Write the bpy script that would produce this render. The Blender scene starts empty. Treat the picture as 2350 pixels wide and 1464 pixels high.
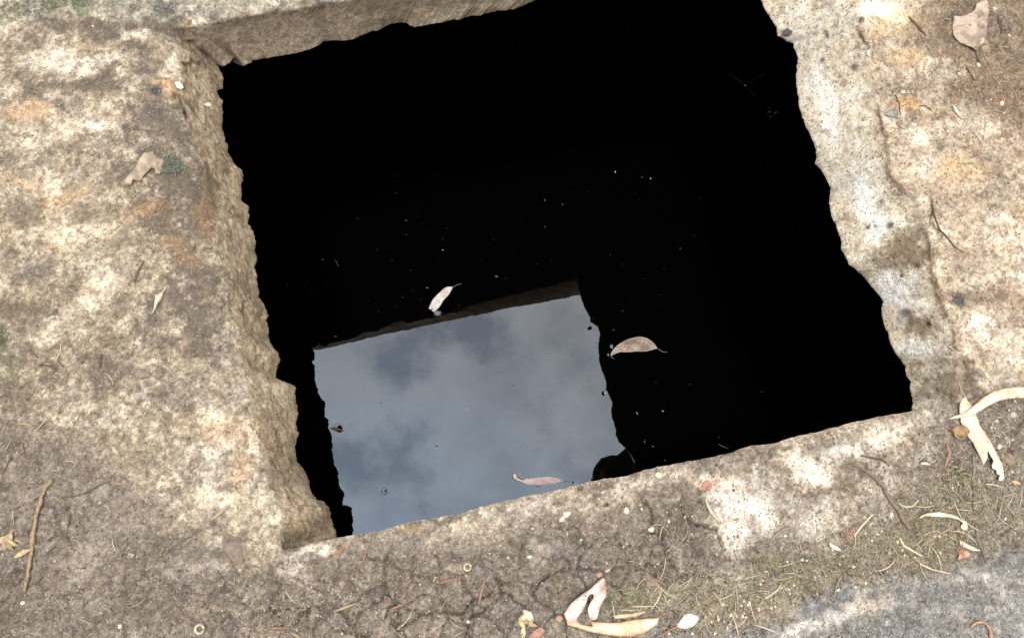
import bpy, math, random
import numpy as np
from mathutils import Vector, Matrix
from mathutils.geometry import delaunay_2d_cdt
random.seed(11)
rng = np.random.default_rng(5)
S = bpy.context.scene
COL = S.collection

# ------------------------------------------------------------------ camera
W0, H0 = 2350.0, 1464.0
FPX, NX, NY = 2300.0, 918.8, 1403.6        # focal length and nadir measured on the photograph
HC = 1.30                                   # camera height above the slab
ZW = -0.739 * HC                            # water level
TH = 0.104                                  # slab thickness
d = np.array([(NX - W0/2)/FPX, -(NY - H0/2)/FPX, -1.0]); d /= np.linalg.norm(d)
UP = -d
XA = np.array([1.0, 0, 0]) - UP[0]*UP; XA /= np.linalg.norm(XA)
YA = np.cross(UP, XA)
B = np.stack([XA, YA, UP])                  # world = B @ cam
cd = bpy.data.cameras.new('camera')
cam = bpy.data.objects.new('camera', cd); COL.objects.link(cam)
M = Matrix([[*map(float, B[0]), 0], [*map(float, B[1]), 0], [*map(float, B[2]), HC], [0, 0, 0, 1]])
cam.matrix_world = M
cd.sensor_width = 36.0; cd.lens = 36.0*FPX/W0; cd.clip_start = 0.05; cd.clip_end = 500
S.camera = cam

# ------------------------------------------------------------------ sky, sun, exposure
SUN_EL, SUN_AZ = math.radians(80.5), math.radians(-128)   # azimuth counter-clockwise from +X
sund = np.array([math.cos(SUN_EL)*math.cos(SUN_AZ), math.cos(SUN_EL)*math.sin(SUN_AZ), math.sin(SUN_EL)])
sl = bpy.data.lights.new('sun', 'SUN'); sl.energy = 2.3; sl.angle = math.radians(5); sl.color = (1.0, 0.95, 0.89)
so = bpy.data.objects.new('sun', sl); COL.objects.link(so)
so.rotation_euler = Vector(sund).to_track_quat('Z', 'Y').to_euler()
S.view_settings.view_transform = 'Standard'; S.view_settings.look = 'None'
S.view_settings.exposure = 0.30; S.view_settings.gamma = 1.0

def mirror_dir(u, v):
    r = B @ np.array([(u - W0/2)/FPX, -(v - H0/2)/FPX, -1.0]); r[2] = -r[2]
    return r/np.linalg.norm(r)

world = bpy.data.worlds.new('World'); S.world = world; world.use_nodes = True
wn = world.node_tree; wn.nodes.clear()
def N(tree, typ, **kw):
    n = tree.nodes.new(typ)
    for k, v in kw.items():
        if k == 'inp':
            for kk, vv in v.items(): n.inputs[kk].default_value = vv
        else: setattr(n, k, v)
    return n
def build_world():
    t = wn; L = t.links.new
    def math_(op, a, b=None, clamp=False):
        n = N(t, 'ShaderNodeMath', operation=op, use_clamp=clamp)
        for i, x in enumerate((a, b)):
            if x is None: continue
            if isinstance(x, (int, float)): n.inputs[i].default_value = x
            else: L(x, n.inputs[i])
        return n.outputs[0]
    sky = N(t, 'ShaderNodeTexSky', sky_type='NISHITA', sun_disc=False, sun_elevation=SUN_EL,
            sun_rotation=math.pi/2 - SUN_AZ)
    tc = N(t, 'ShaderNodeTexCoord')
    sep = N(t, 'ShaderNodeSeparateXYZ'); L(tc.outputs['Generated'], sep.inputs[0])
    nz = N(t, 'ShaderNodeTexNoise', inp={'Scale': 17.0, 'Detail': 7.0, 'Roughness': 0.62})
    L(tc.outputs['Generated'], nz.inputs['Vector'])
    big = N(t, 'ShaderNodeTexNoise', inp={'Scale': 3.2, 'Detail': 4.0, 'Roughness': 0.5})
    L(tc.outputs['Generated'], big.inputs['Vector'])
    # thin blue gaps in the cloud cover
    gap = None
    for (u, v, r, a) in ((945, 795, 46, 1.25), (900, 812, 40, .7), (1105, 748, 40, .95), (1040, 752, 40, .7), (930, 1035, 44, .9), (880, 1075, 50, .75), (795, 1040, 38, 1.0), (960, 1000, 30, .5),
                         (1230, 830, 70, .32), (1150, 880, 60, .25), (870, 1180, 60, .25), (700, 600, 90, .8), (1500, 900, 120, .6), (1250, 1300, 110, .7)):
        dv = mirror_dir(u, v)
        dot = N(t, 'ShaderNodeVectorMath', operation='DISTANCE', inp={1: tuple(map(float, dv))})
        L(tc.outputs['Generated'], dot.inputs[0])
        q = math_('DIVIDE', dot.outputs['Value'], r/FPX)
        q = math_('ADD', q, math_('MULTIPLY', math_('SUBTRACT', nz.outputs['Fac'], .5), 5.0))
        q = math_('MULTIPLY', math_('MULTIPLY', math_('SUBTRACT', 2.2, q), .5, True), a*.8)
        q = math_('MAXIMUM', q, 0.0)
        gap = q if gap is None else math_('ADD', gap, q)
    gap = math_('MULTIPLY', math_('MINIMUM', gap, 1.0), 0.52)
    # brightness of the cloud: brightest overhead, veined by the noise
    zp = math_('MAXIMUM', sep.outputs['Z'], 0.0)
    grad = math_('ADD', math_('MULTIPLY', math_('POWER', zp, 6.0), 17.0), math_('ADD', math_('MULTIPLY', zp, 5.0), 4.2))
    vein = math_('ADD', math_('MULTIPLY', nz.outputs['Fac'], .3), math_('ADD', math_('MULTIPLY', big.outputs['Fac'], .45), .6))
    cb = math_('MULTIPLY', grad, vein)
    ramp = N(t, 'ShaderNodeMix', data_type='RGBA')
    L(math_('POWER', zp, 14.0), ramp.inputs['Factor'])
    ramp.inputs['A'].default_value = (1.07, 1.0, .92, 1); ramp.inputs['B'].default_value = (.80, .98, 1.2, 1)
    cc = N(t, 'ShaderNodeVectorMath', operation='SCALE'); L(ramp.outputs['Result'], cc.inputs[0]); L(cb, cc.inputs['Scale'])
    blue = N(t, 'ShaderNodeVectorMath', operation='MULTIPLY', inp={1: (1.0, 1.5, 1.85)}); L(sky.outputs[0], blue.inputs[0])
    mx = N(t, 'ShaderNodeMix', data_type='RGBA'); L(gap, mx.inputs['Factor'])
    L(cc.outputs[0], mx.inputs['A']); L(blue.outputs[0], mx.inputs['B'])
    bg = N(t, 'ShaderNodeBackground', inp={'Strength': 0.12}); L(mx.outputs['Result'], bg.inputs['Color'])
    out = N(t, 'ShaderNodeOutputWorld'); L(bg.outputs[0], out.inputs[0])
build_world()

# ------------------------------------------------------------------ helpers: photo coordinates <-> world planes
def px(u, v, z=0.0):
    u = np.asarray(u, float); v = np.asarray(v, float)
    r = np.stack([(u - W0/2)/FPX, -(v - H0/2)/FPX, -np.ones_like(u)], -1) @ B.T
    k = (z - HC)/r[..., 2]
    return np.stack([r[..., 0]*k, r[..., 1]*k], -1)
def toph(P):
    Q = np.array(P, float); Q[:, 2] -= HC; c = Q @ B
    w = np.minimum(c[:, 2], -1e-3)
    return W0/2 + FPX*c[:, 0]/-w, H0/2 - FPX*c[:, 1]/-w
def Z(x0, y0, s, pts): return [(x0 + a/s, y0 + b/s) for a, b in pts]

def _h(ix, iy, iz, seed):
    n = (ix.astype(np.int64)*374761393 + iy.astype(np.int64)*668265263 + iz.astype(np.int64)*2147483647 + seed*1274126177) & 0xffffffff
    n = ((n ^ (n >> 13))*1274126177) & 0xffffffff
    return (n ^ (n >> 16)) & 0xffffffff
def vnoise(P, sc, seed=0):
    Q = P*sc; i = np.floor(Q); f = Q - i; f = f*f*f*(f*(f*6 - 15) + 10); i = i.astype(np.int64)
    r = 0
    for a in (0, 1):
        for b in (0, 1):
            for c in (0, 1):
                w = (f[:, 0] if a else 1 - f[:, 0])*(f[:, 1] if b else 1 - f[:, 1])*(f[:, 2] if c else 1 - f[:, 2])
                r = r + w*(_h(i[:, 0]+a, i[:, 1]+b, i[:, 2]+c, seed)/4294967295.0)
    return r*2 - 1
def fbm(P, sc, oct=4, seed=0, gain=.55):
    r = 0; a = 1; t = 0
    for o in range(oct):
        r = r + a*vnoise(P, sc*2**o, seed + o*17); t += a; a *= gain
    return r/t*1.6
def worley(P, sc, seed=0):
    """F1, F2 and a cell id on the xy plane"""
    Q = P[:, :2]*sc; i = np.floor(Q).astype(np.int64); z = np.zeros(len(P), np.int64)
    f1 = np.full(len(P), 9.); f2 = np.full(len(P), 9.); cid = np.zeros(len(P))
    for a in (-1, 0, 1):
        for b in (-1, 0, 1):
            jx, jy = i[:, 0]+a, i[:, 1]+b
            hx = _h(jx, jy, z, seed)/4294967295.0; hy = _h(jx, jy, z+1, seed)/4294967295.0
            dd = np.hypot(jx + hx - Q[:, 0], jy + hy - Q[:, 1])
            c = _h(jx, jy, z+2, seed)/4294967295.0
            m = dd < f1
            f2 = np.where(m, f1, np.minimum(f2, dd)); cid = np.where(m, c, cid); f1 = np.where(m, dd, f1)
    return f1, f2, cid
def sst(x, a, b):
    t = np.clip((x - a)/(b - a), 0, 1); return t*t*(3 - 2*t)
def dist_poly(P, pl, chunk=40000):
    pl = np.asarray(pl, float); a = pl[:-1]; b = pl[1:]; dd = b - a; l2 = (dd*dd).sum(-1) + 1e-12
    D = np.empty(len(P)); Q = np.empty((len(P), 2))
    for s in range(0, len(P), chunk):
        p = P[s:s+chunk, None, :2]
        t = np.clip(((p - a)*dd).sum(-1)/l2, 0, 1)
        q = a + t[..., None]*dd; e = ((q - p)**2).sum(-1); j = e.argmin(1); k = np.arange(len(j))
        D[s:s+chunk] = np.sqrt(e[k, j]); Q[s:s+chunk] = q[k, j]
    return D, Q
def inside(P, pl):
    pl = np.asarray(pl, float); x, y = P[:, 0], P[:, 1]; r = np.zeros(len(P), bool)
    n = len(pl)
    for i in range(n):
        x1, y1 = pl[i]; x2, y2 = pl[(i+1) % n]
        if y1 == y2: continue
        c = ((y1 > y) != (y2 > y)) & (x < (x2 - x1)*(y - y1)/(y2 - y1) + x1)
        r ^= c
    return r
def lin(c):
    c = np.asarray(c, float)/255.0
    return np.where(c <= .04045, c/12.92, ((c + .055)/1.055)**2.4)
KEXP = 1.55                                  # picture value of a surface = albedo * KEXP in this light
def alb(c): return np.clip(lin(c)/KEXP, 0, .8)

# ------------------------------------------------------------------ the hole: rim lines
def line(*pts): return [tuple(map(float, p)) for p in pts]
C_LEFT = line((497,149),(505,160),(512,174),(514,191),(512,205),(501,205),(503,219),(513,232),(511,260),(510,287),(514,307),(519,326),(528,340),(523,348),(529,365),(540,381),(552,393),(557,417),(553,437),(556,453),(552,458),(560,468),(569,474),(570,494),(567,511),(581,529),(586,552),(585,576),(588,597),(582,611),(589,631),(594,662),(593,682),(603,698),(615,720),(610,734),(617,757),(620,785),(635,805),(645,826),(637,850),(632,865),(635,877),(656,879),(678,887),(680,904),(679,928),(684,945),(678,972),(684,997),(674,1026),(680,1058),(698,1076),(710,1094),(714,1115),(723,1133),(727,1144),(741,1146),(755,1165),(759,1187),(766,1205),(771,1233),(779,1252))
C_TOP = line((497,149),(512,153),(528,147),(535,133),(543,135),(560,150),(577,145),(581,138),(632,130),(666,124),(693,120),(710,114),(731,106),(740,97),(745,95),(775,93),(808,92),(825,84),(843,76),(868,70),(882,62),(897,55),(912,52),(927,51),(935,54),(942,60),(953,64),(975,60),(997,55),(1025,50),(1044,45),(1052,46),(1070,39),(1102,36),(1130,28),(1155,24),(1177,22),(1200,14),(1228,2),(1260,-5),(1330,-18),(1400,-34),(1450,-40),(1520,-57),(1600,-68),(1660,-84),(1715,-93))
C_RIGHT = line((1715,-93),(1722,-60),(1735,-25),(1745,0),(1755,22),(1769,44),(1780,60),(1785,82),(1799,91),(1819,99),(1824,116),(1832,135),(1828,164),(1827,189),(1830,214),(1834,239),(1841,271),(1854,299),(1867,327),(1873,356),(1871,375),(1884,390),(1897,412),(1908,431),(1903,465),(1909,498),(1921,525),(1929,546),(1931,576),(1948,604),(1969,624),(1989,641),(2010,669),(2025,689),(2024,713),(2027,740),(2039,764),(2042,785),(2057,812),(2076,839),(2078,860),(2090,875),(2086,891),(2094,911),(2093,942),(2097,962))
R_LEFT = line((390,56),(402,150),(420,250),(438,350),(456,440),(478,520),(503,600),(520,700),(538,800),(550,860),(570,960),(590,1040),(634,1180),(646,1262))
R_TOP = line((390,56),(427,50),(560,31),(700,7),(850,-20),(1100,-58),(1400,-103),(1700,-146),(1910,-174))
R_RIGHT = line((1910,-174),(1942,-95),(1968,-20),(1975,47),(1981,94),(1997,145),(2019,195),(2032,239),(2035,277),(2036,330),(2046,400),(2075,435),(2118,470),(2122,508),(2134,570),(2143,641),(2163,696),(2190,740),(2211,809),(2238,870),(2252,905),(2225,918),(2202,925))
R_BOT = line((646,1262),(680,1255),(716,1246),(771,1233),(800,1229),(872,1217),(943,1196),(1000,1187),(1051,1178),(1104,1162),(1140,1154),(1194,1140),(1230,1134),(1265,1126),(1319,1114),(1358,1103),(1391,1096),(1426,1094),(1462,1083),(1512,1069),(1549,1063),(1640,1047),(1682,1037),(1725,1022),(1761,1019),(1790,1012),(1818,1003),(1868,992),(1929,976),(1993,961),(2057,947),(2092,942),(2122,935),(2173,926),(2202,925))
def topx(l, z): a = np.array(l); return px(a[:, 0], a[:, 1], z)
def resample(P, n):
    P = np.asarray(P, float); s = np.r_[0, np.cumsum(np.linalg.norm(np.diff(P, axis=0), axis=1))]
    t = np.linspace(0, s[-1], n)
    return np.stack([np.interp(t, s, P[:, k]) for k in range(P.shape[1])], 1)
def jag(P, amp, sc, seed, oct=3):
    """roughen a polyline in the plane by noise, ends fixed"""
    Q = np.c_[P, np.zeros(len(P))]
    w = np.minimum(1, np.minimum(np.arange(len(P)), np.arange(len(P))[::-1])/12.0)[:, None]
    return P + w*amp*np.c_[fbm(Q, sc, oct, seed), fbm(Q, sc, oct, seed + 50)]
NS = (480, 640, 430, 700)
cl = jag(jag(resample(topx(C_LEFT, -TH), NS[0]), .0016, 48, 33, 2), .0013, 170, 3, 4)
ct = jag(resample(topx(C_TOP, -TH), NS[1]), .0011, 140, 4)
cr = jag(resample(topx(C_RIGHT, -TH), NS[2]), .0014, 120, 5)
rl = jag(resample(topx(R_LEFT, 0), NS[0]), .002, 45, 6)
rt = jag(resample(topx(R_TOP, 0), NS[1]), .002, 45, 7)
rr = jag(resample(topx(R_RIGHT, 0), NS[2]), .002, 60, 8)
rb = jag(resample(topx(R_BOT, 0), NS[3]), .0009, 120, 9)
cb = rb + np.array([0, -.012]); 
cb[:, 0] = np.interp(np.linspace(0, 1, NS[3]), [0, 1], [cl[-1, 0], cr[-1, 0]]); cb[:, 1] = np.linspace(cl[-1, 1], cr[-1, 1], NS[3]) 
RING = np.vstack([rl, rb[1:], rr[::-1][1:], rt[::-1][1:-1]])
CONT = np.vstack([cl, cb[1:], cr[::-1][1:], ct[::-1][1:-1]])
sides = np.r_[np.zeros(NS[0]), np.full(NS[3]-1, 3), np.full(NS[2]-1, 2), np.full(NS[1]-2, 1)]
RC = RING[::4]
RCc = np.vstack([RC, RC[:1]])
CEN = RING.mean(0)

# ------------------------------------------------------------------ regions of the surface (traced outlines in photo px, laid on the slab)
def wpoly(*pts): return np.array(pts, float)
PG = {
 'topstrip': wpoly((-400,-400),(1900,-400),(1900,-225),(1400,-130),(1100,-70),(850,-22),(700,7),(560,31),(420,50),(330,38),(230,22),(150,12),(80,40),(-400,60)),
 'mud': wpoly((-400,960),(40,960),(170,1010),(270,1090),(420,1220),(560,1330),(720,1270),(950,1235),(1150,1235),(1320,1170),(1450,1215),(1600,1140),(1640,1220),(1660,1280),(1900,1240),(2080,1130),(2180,1010),(2240,940),(2290,880),(2420,860),(2700,860),(2700,1900),(-400,1900)),
 'litter': wpoly((1130,1500),(1190,1400),(1330,1390),(1480,1370),(1560,1340),(1720,1290),(1850,1250),(2000,1200),(2060,1130),(2140,1090),(2420,1020),(2700,1000),(2700,1190),(2350,1255),(2200,1330),(2060,1330),(1900,1370),(1800,1420),(1700,1470),(1500,1560)),
 'grey': wpoly((1440,1600),(1500,1420),(1640,1370),(1760,1440),(1880,1385),(2010,1325),(2090,1312),(2230,1300),(2300,1262),(2700,1150),(2700,1900),(1440,1900)),
 'soilR': wpoly((2090,-400),(2150,40),(2210,150),(2170,230),(2240,260),(2350,300),(2700,340),(2700,-400)),
}
# palette per region: dark, middle, light (as seen in the picture)
PAL = {
 'slabL': ((102,92,82),(168,153,133),(242,230,206)),
 'slabR': ((122,106,92),(198,179,155),(250,240,220)),
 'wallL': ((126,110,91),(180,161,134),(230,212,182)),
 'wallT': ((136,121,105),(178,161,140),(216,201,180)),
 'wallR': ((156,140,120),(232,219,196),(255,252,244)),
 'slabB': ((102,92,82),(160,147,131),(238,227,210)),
 'topstrip': ((92,90,84),(158,152,136),(222,214,194)),
 'mud': ((86,77,69),(136,124,112),(184,171,156)),
 'litter': ((98,91,83),(146,136,122),(198,187,168)),
 'grey': ((106,104,100),(146,142,136),(216,210,202)),
 'soilR': ((96,82,68),(144,124,104),(196,172,146)),
}
# lighter / darker patches: u, v, ru, rv, angle, level change
LEV = [
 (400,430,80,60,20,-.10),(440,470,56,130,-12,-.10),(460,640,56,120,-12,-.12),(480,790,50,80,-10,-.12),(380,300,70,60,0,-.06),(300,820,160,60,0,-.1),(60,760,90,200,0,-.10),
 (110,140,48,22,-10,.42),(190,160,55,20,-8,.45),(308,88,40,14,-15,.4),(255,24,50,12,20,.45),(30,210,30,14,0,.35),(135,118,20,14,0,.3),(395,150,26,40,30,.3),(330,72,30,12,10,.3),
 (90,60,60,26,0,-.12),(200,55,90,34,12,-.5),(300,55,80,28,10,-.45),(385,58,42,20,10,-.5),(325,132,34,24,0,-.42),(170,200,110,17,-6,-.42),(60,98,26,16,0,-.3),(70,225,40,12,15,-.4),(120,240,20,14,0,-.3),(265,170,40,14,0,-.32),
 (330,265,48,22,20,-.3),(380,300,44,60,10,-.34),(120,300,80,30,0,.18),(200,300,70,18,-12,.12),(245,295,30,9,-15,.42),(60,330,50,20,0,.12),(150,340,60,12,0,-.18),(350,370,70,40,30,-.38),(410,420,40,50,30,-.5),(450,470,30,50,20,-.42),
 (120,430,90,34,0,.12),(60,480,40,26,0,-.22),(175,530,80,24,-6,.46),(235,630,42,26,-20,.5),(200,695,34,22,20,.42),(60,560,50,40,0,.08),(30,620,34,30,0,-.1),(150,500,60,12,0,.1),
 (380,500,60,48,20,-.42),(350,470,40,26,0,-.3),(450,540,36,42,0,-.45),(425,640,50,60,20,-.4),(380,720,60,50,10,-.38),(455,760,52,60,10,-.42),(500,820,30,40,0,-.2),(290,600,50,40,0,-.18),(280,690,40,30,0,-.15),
 (140,660,34,24,0,-.25),(70,720,60,24,0,-.2),(100,830,60,50,0,-.18),(240,850,46,36,0,-.34),(30,880,50,50,0,-.22),(352,830,20,11,-10,.46),(525,825,14,16,0,.4),(440,860,60,20,-20,.1),(150,770,80,30,0,.12),(260,770,50,20,0,-.2),
 (410,930,60,22,0,-.22),(490,955,34,20,10,.44),(568,1012,10,42,-8,.5),(510,1040,60,60,0,.14),(330,1000,70,50,0,.06),(440,1100,40,14,0,-.2),(500,1140,52,26,20,.36),(560,1100,20,30,0,.2),(415,1170,20,10,0,.3),(620,1200,20,30,20,.34),
 (300,1200,60,30,-20,.3),(190,1290,60,46,-20,.42),(430,1312,70,24,0,.5),(520,1260,40,30,0,-.2),(680,1312,40,24,20,.55),(705,1255,46,10,-14,.5),(600,1240,40,20,0,.2),(640,1370,80,24,0,.1),(590,1400,70,30,-20,-.12),(620,1330,60,22,0,-.05),
 (820,1270,90,20,-14,.1),(760,1300,60,20,0,-.1),(950,1225,50,12,-14,-.1),(925,1215,14,8,0,.35),(1010,1235,60,24,0,.12),(1060,1200,50,14,-14,.14),(1030,1192,36,8,-14,-.5),(1185,1165,60,16,-14,.18),(1255,1250,40,16,0,.5),(1060,1305,26,12,0,.34),(1085,1325,16,12,0,.3),(1200,1270,40,30,0,-.1),
 (1380,1115,50,10,-14,-.3),(1340,1160,60,24,-14,.05),(1470,1120,60,16,-10,.2),(1480,1200,50,40,0,-.14),(1550,1180,50,50,0,-.3),(1560,1090,40,12,0,.2),(1612,1115,30,14,0,.6),(1625,1052,60,12,-14,-.2),
 (1680,1150,44,40,30,.52),(1735,1175,46,34,30,.55),(1770,1205,30,24,30,.4),(1690,1240,34,30,0,.5),(1670,1200,30,26,0,.35),(1640,1110,30,18,0,.45),(1700,1110,24,14,0,.3),(1770,1150,24,24,0,.2),(1745,1100,44,26,20,.1),(1840,1062,44,34,20,.6),(1880,1100,36,26,0,.4),(1915,1055,60,24,-14,.44),(1900,1180,50,30,0,.3),(1960,1030,50,20,-14,.3),(2030,990,50,24,-14,.34),(2040,1000,30,20,0,.3),(1870,1210,40,20,0,.25),
 (1800,1022,30,8,-14,-.5),(1720,1050,50,16,0,-.1),(1980,1080,50,26,0,-.2),(2080,1010,50,26,0,.04),(2120,965,60,16,-10,.22),(2140,1000,36,20,0,-.02),(2180,1060,40,40,0,-.18),(1800,1130,40,20,0,-.1),
 # right wall
 (1880,170,22,60,-5,.4),(1900,240,30,60,-10,.55),(1850,200,14,20,0,.3),(1840,40,40,20,20,-.12),(1900,15,30,20,0,-.2),(1960,80,30,40,0,-.1),(1915,330,24,40,0,.3),(1980,400,40,30,0,.25),(1985,450,34,30,0,.6),(2010,510,40,26,20,.6),(2000,545,30,20,0,.5),
 (2072,583,62,40,-20,-.52),(2055,660,46,34,-20,.62),(2090,690,40,20,0,.5),(2112,742,36,28,0,-.46),(2075,740,12,30,0,.3),(2100,800,40,24,0,.42),(2060,800,20,20,0,.2),(2150,840,50,40,0,-.26),(2150,900,70,24,-10,-.5),(2190,880,40,30,0,-.34),(1935,500,14,20,0,-.25),(1990,140,24,30,0,-.08),(2000,260,30,40,0,-.1),(1985,600,16,20,0,-.15),(2120,520,20,40,-20,-.3),
 # right slab
 (2020,30,60,24,0,.6),(2060,55,40,24,10,.2),(2075,60,30,16,0,.1),(1990,20,40,20,0,.5),(2060,90,60,26,0,-.05),(2140,70,60,30,0,-.3),(2170,110,40,30,0,-.3),(2060,175,30,10,0,.1),(2080,230,40,24,0,-.18),(2040,120,26,14,0,.2),(2110,200,60,22,0,-.14),(2130,265,34,18,0,-.3),(2120,315,34,20,-40,.5),(2070,250,12,22,0,-.35),
 (2200,330,70,40,0,-.08),(2220,420,60,30,0,.12),(2100,400,50,30,0,.1),(2180,370,30,16,0,.2),(2300,430,60,40,0,-.1),(2320,540,60,40,0,.3),(2260,500,50,24,0,.22),(2180,540,40,36,0,.1),(2310,620,60,20,0,.2),(2200,640,60,24,0,-.05),(2200,690,16,16,0,-.6),(2250,735,36,30,0,.48),(2290,780,50,20,0,.2),(2310,700,60,40,0,-.14),(2340,640,20,16,0,.3),(2270,860,60,20,0,-.06),(2320,840,40,20,0,.12),(2190,600,20,30,0,-.1),
 # top strip and top wall
 (60,10,60,14,0,-.1),(290,12,40,12,0,-.05),(380,15,22,18,0,-.45),(470,10,40,10,0,.1),(470,40,50,12,0,-.15),(620,8,70,10,-10,.25),(560,12,60,10,0,.2),(450,62,40,16,0,.34),(520,110,60,26,20,-.1),(600,60,90,20,0,-.12),(750,60,80,20,-10,.12),(900,30,60,22,0,-.1),(960,20,60,20,-10,.2),(1030,30,60,16,-14,.34),(1150,12,70,10,-14,.5),(1000,52,40,6,-14,.5),(730,96,30,4,-20,.5),(440,100,22,24,0,-.28),(460,130,20,26,0,-.3),
 # left wall
 (470,210,22,50,-8,.3),(500,230,10,20,0,.3),(480,300,20,50,0,.24),(450,250,14,40,0,-.3),(500,330,16,20,0,.2),(515,420,26,20,0,.18),(540,420,10,30,0,.34),(470,420,12,50,-14,-.35),(520,470,30,20,0,.1),(560,560,14,60,-5,.2),(525,600,24,30,0,.2),(580,640,8,40,0,.4),(530,720,20,40,0,-.2),(580,740,22,40,0,.16),(600,830,26,40,0,.24),(560,800,16,40,0,.1),(640,900,26,26,0,.2),(620,960,30,40,0,.0),(655,1000,20,40,0,.1),(600,1060,24,40,0,.1),(640,1130,30,30,0,.05),(705,1140,24,40,-14,.34),(690,1190,30,24,0,.14),(730,1210,24,20,0,-.2),(680,1235,40,16,-14,-.34),(600,1130,14,40,0,.34),(650,1150,12,30,0,.34),
 (1550,1300,80,40,0,-.1),(1400,1260,80,40,0,-.05),(900,1380,160,50,-8,-.1),(1150,1400,120,40,0,-.08),(300,1400,150,50,0,-.12),(60,1150,80,80,0,-.08),(120,1420,100,40,0,-.1),(1520,1230,40,16,0,.0),
 # grey slab
 (1900,1425,110,16,-14,.6),(1830,1440,50,12,-14,.4),(2000,1395,90,18,-14,.34),(2050,1380,40,14,0,.1),(2290,1345,70,13,30,.34),(2230,1328,40,14,0,.36),(2340,1400,20,30,0,.12),(2100,1440,110,34,0,-.26),(2150,1370,60,24,0,-.28),(1700,1445,50,20,0,-.2),(2000,1455,60,14,0,-.2),
]
# patches of set colour, some painting the shaded ridge crease: u, v, ru, rv, angle, colour, strength
TINT = [
 (2072,583,58,38,-20,(158,140,112),.75),(2112,742,34,26,0,(160,142,116),.7),(1990,468,34,36,0,(252,250,246),.6),(2062,658,48,32,-20,(250,248,244),.6),(1902,250,20,70,-6,(255,250,238),.5),(2090,800,30,24,0,(248,244,236),.4),(1885,170,16,50,0,(252,246,232),.4),
 (370,195,34,20,10,(214,176,132),.5),(400,225,30,18,30,(190,152,112),.5),(30,250,60,22,0,(214,184,152),.45),(80,255,40,16,0,(220,178,138),.5),(355,217,15,20,-10,(78,74,70),.95),(400,220,7,10,0,(92,84,70),.8),
 (150,440,60,18,-10,(216,180,132),.4),(40,420,50,16,0,(220,184,138),.4),(340,470,50,16,-20,(190,150,110),.5),(400,560,40,20,0,(196,156,110),.4),(430,600,50,14,0,(190,150,110),.4),(470,500,20,50,-10,(178,140,100),.45),
 (560,1070,16,30,0,(204,168,136),.45),(548,1100,16,14,0,(206,168,136),.4),(540,1000,60,30,0,(214,182,150),.4),(790,1255,26,9,-14,(186,142,100),.6),(950,1218,24,8,-14,(176,150,110),.6),
 (1640,1112,14,16,20,(176,140,118),.6),(2080,60,44,30,0,(236,208,160),.45),(2040,75,34,20,0,(240,212,164),.4),(2090,140,36,22,0,(222,186,138),.45),(2090,245,24,16,0,(230,182,118),.6),(2220,400,46,26,0,(220,186,140),.45),(2180,385,36,20,0,(226,186,130),.4),(2300,230,30,16,0,(206,160,124),.4),
 (1900,40,40,26,0,(196,190,176),.5),(1960,50,30,20,0,(198,194,184),.5),(1805,76,11,9,0,(84,88,94),1),(2078,718,12,9,0,(96,104,108),.8),(2066,735,8,14,0,(150,158,160),.5),(2198,690,15,15,-20,(100,96,92),.9),(2178,565,9,9,0,(120,100,80),.5),(2130,742,6,5,0,(70,60,60),1),(2103,608,7,7,0,(110,92,78),.9),(2070,631,6,5,0,(120,96,76),.9),
 (1990,524,6,6,0,(96,84,76),.9),(2009,520,5,5,0,(90,80,72),.9),(2042,520,9,10,0,(100,88,78),.85),(2020,465,9,12,30,(110,96,82),.8),(1895,305,10,8,0,(160,130,90),.5),(1963,153,8,10,0,(120,104,84),.8),(1898,78,5,9,-20,(96,86,76),.9),(1889,137,6,8,30,(120,104,86),.8),(1937,190,6,10,0,(120,100,84),.7),(1975,48,7,8,0,(90,80,72),.9),
 (1990,95,5,18,-20,(78,68,60),.95),(1994,130,5,20,-18,(72,62,54),.95),(2030,285,6,22,-8,(86,72,58),.9),(2036,310,7,18,0,(100,84,66),.8),(2140,478,4,24,-8,(70,60,48),.95),(2158,512,3.5,30,-30,(84,68,52),.85),(2135,560,5,40,-6,(96,84,64),.7),(2150,640,4,34,-14,(84,74,60),.85),(2200,780,4,50,-22,(90,80,68),.75),(2235,860,8,18,-30,(88,92,92),.7),  # mostly dark marks painting the shaded crease of the right ridge
 (432,150,16,9,20,(60,50,42),.9),(418,240,5,22,-14,(84,72,58),.85),(425,265,4,14,-20,(50,44,38),.9),(440,97,18,5,0,(58,48,40),.85),(470,120,30,8,30,(106,90,74),.7),(2200,1270,20,10,0,(170,100,70),.4),
 (120,6,30,10,0,(120,134,96),.5),(20,30,30,14,0,(150,140,110),.4),(190,8,20,8,0,(110,130,90),.6),(0,770,14,30,0,(104,124,84),.5),(10,830,40,50,0,(140,140,122),.35),(1385,1378,24,14,0,(112,136,96),0.36),(1460,1375,30,14,-10,(118,146,100),0.36),(1850,1320,60,22,-20,(128,142,100),0.3),(1780,1290,40,20,0,(130,142,104),0.24),(1700,1350,50,20,-20,(126,136,98),0.24),(2210,1095,22,24,0,(134,138,70),0.3),(1400,1350,20,10,0,(120,130,100),.4),
 (1870,1390,60,12,-14,(160,164,178),.5),(1930,1360,30,12,0,(150,156,166),.4),(1990,1395,70,18,-10,(190,176,158),.5),(1560,1390,60,24,-14,(134,138,136),.5),
 (1770,-5,60,14,0,(206,196,164),.3),(140,500,200,80,0,(196,172,132),.12),(2310,60,40,30,0,(118,112,118),.35),
]
def warp(P, seed=30):
    a = fbm(P, 22, 4, seed)*.011; b = fbm(P, 22, 4, seed + 9)*.011
    return a, b
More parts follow.
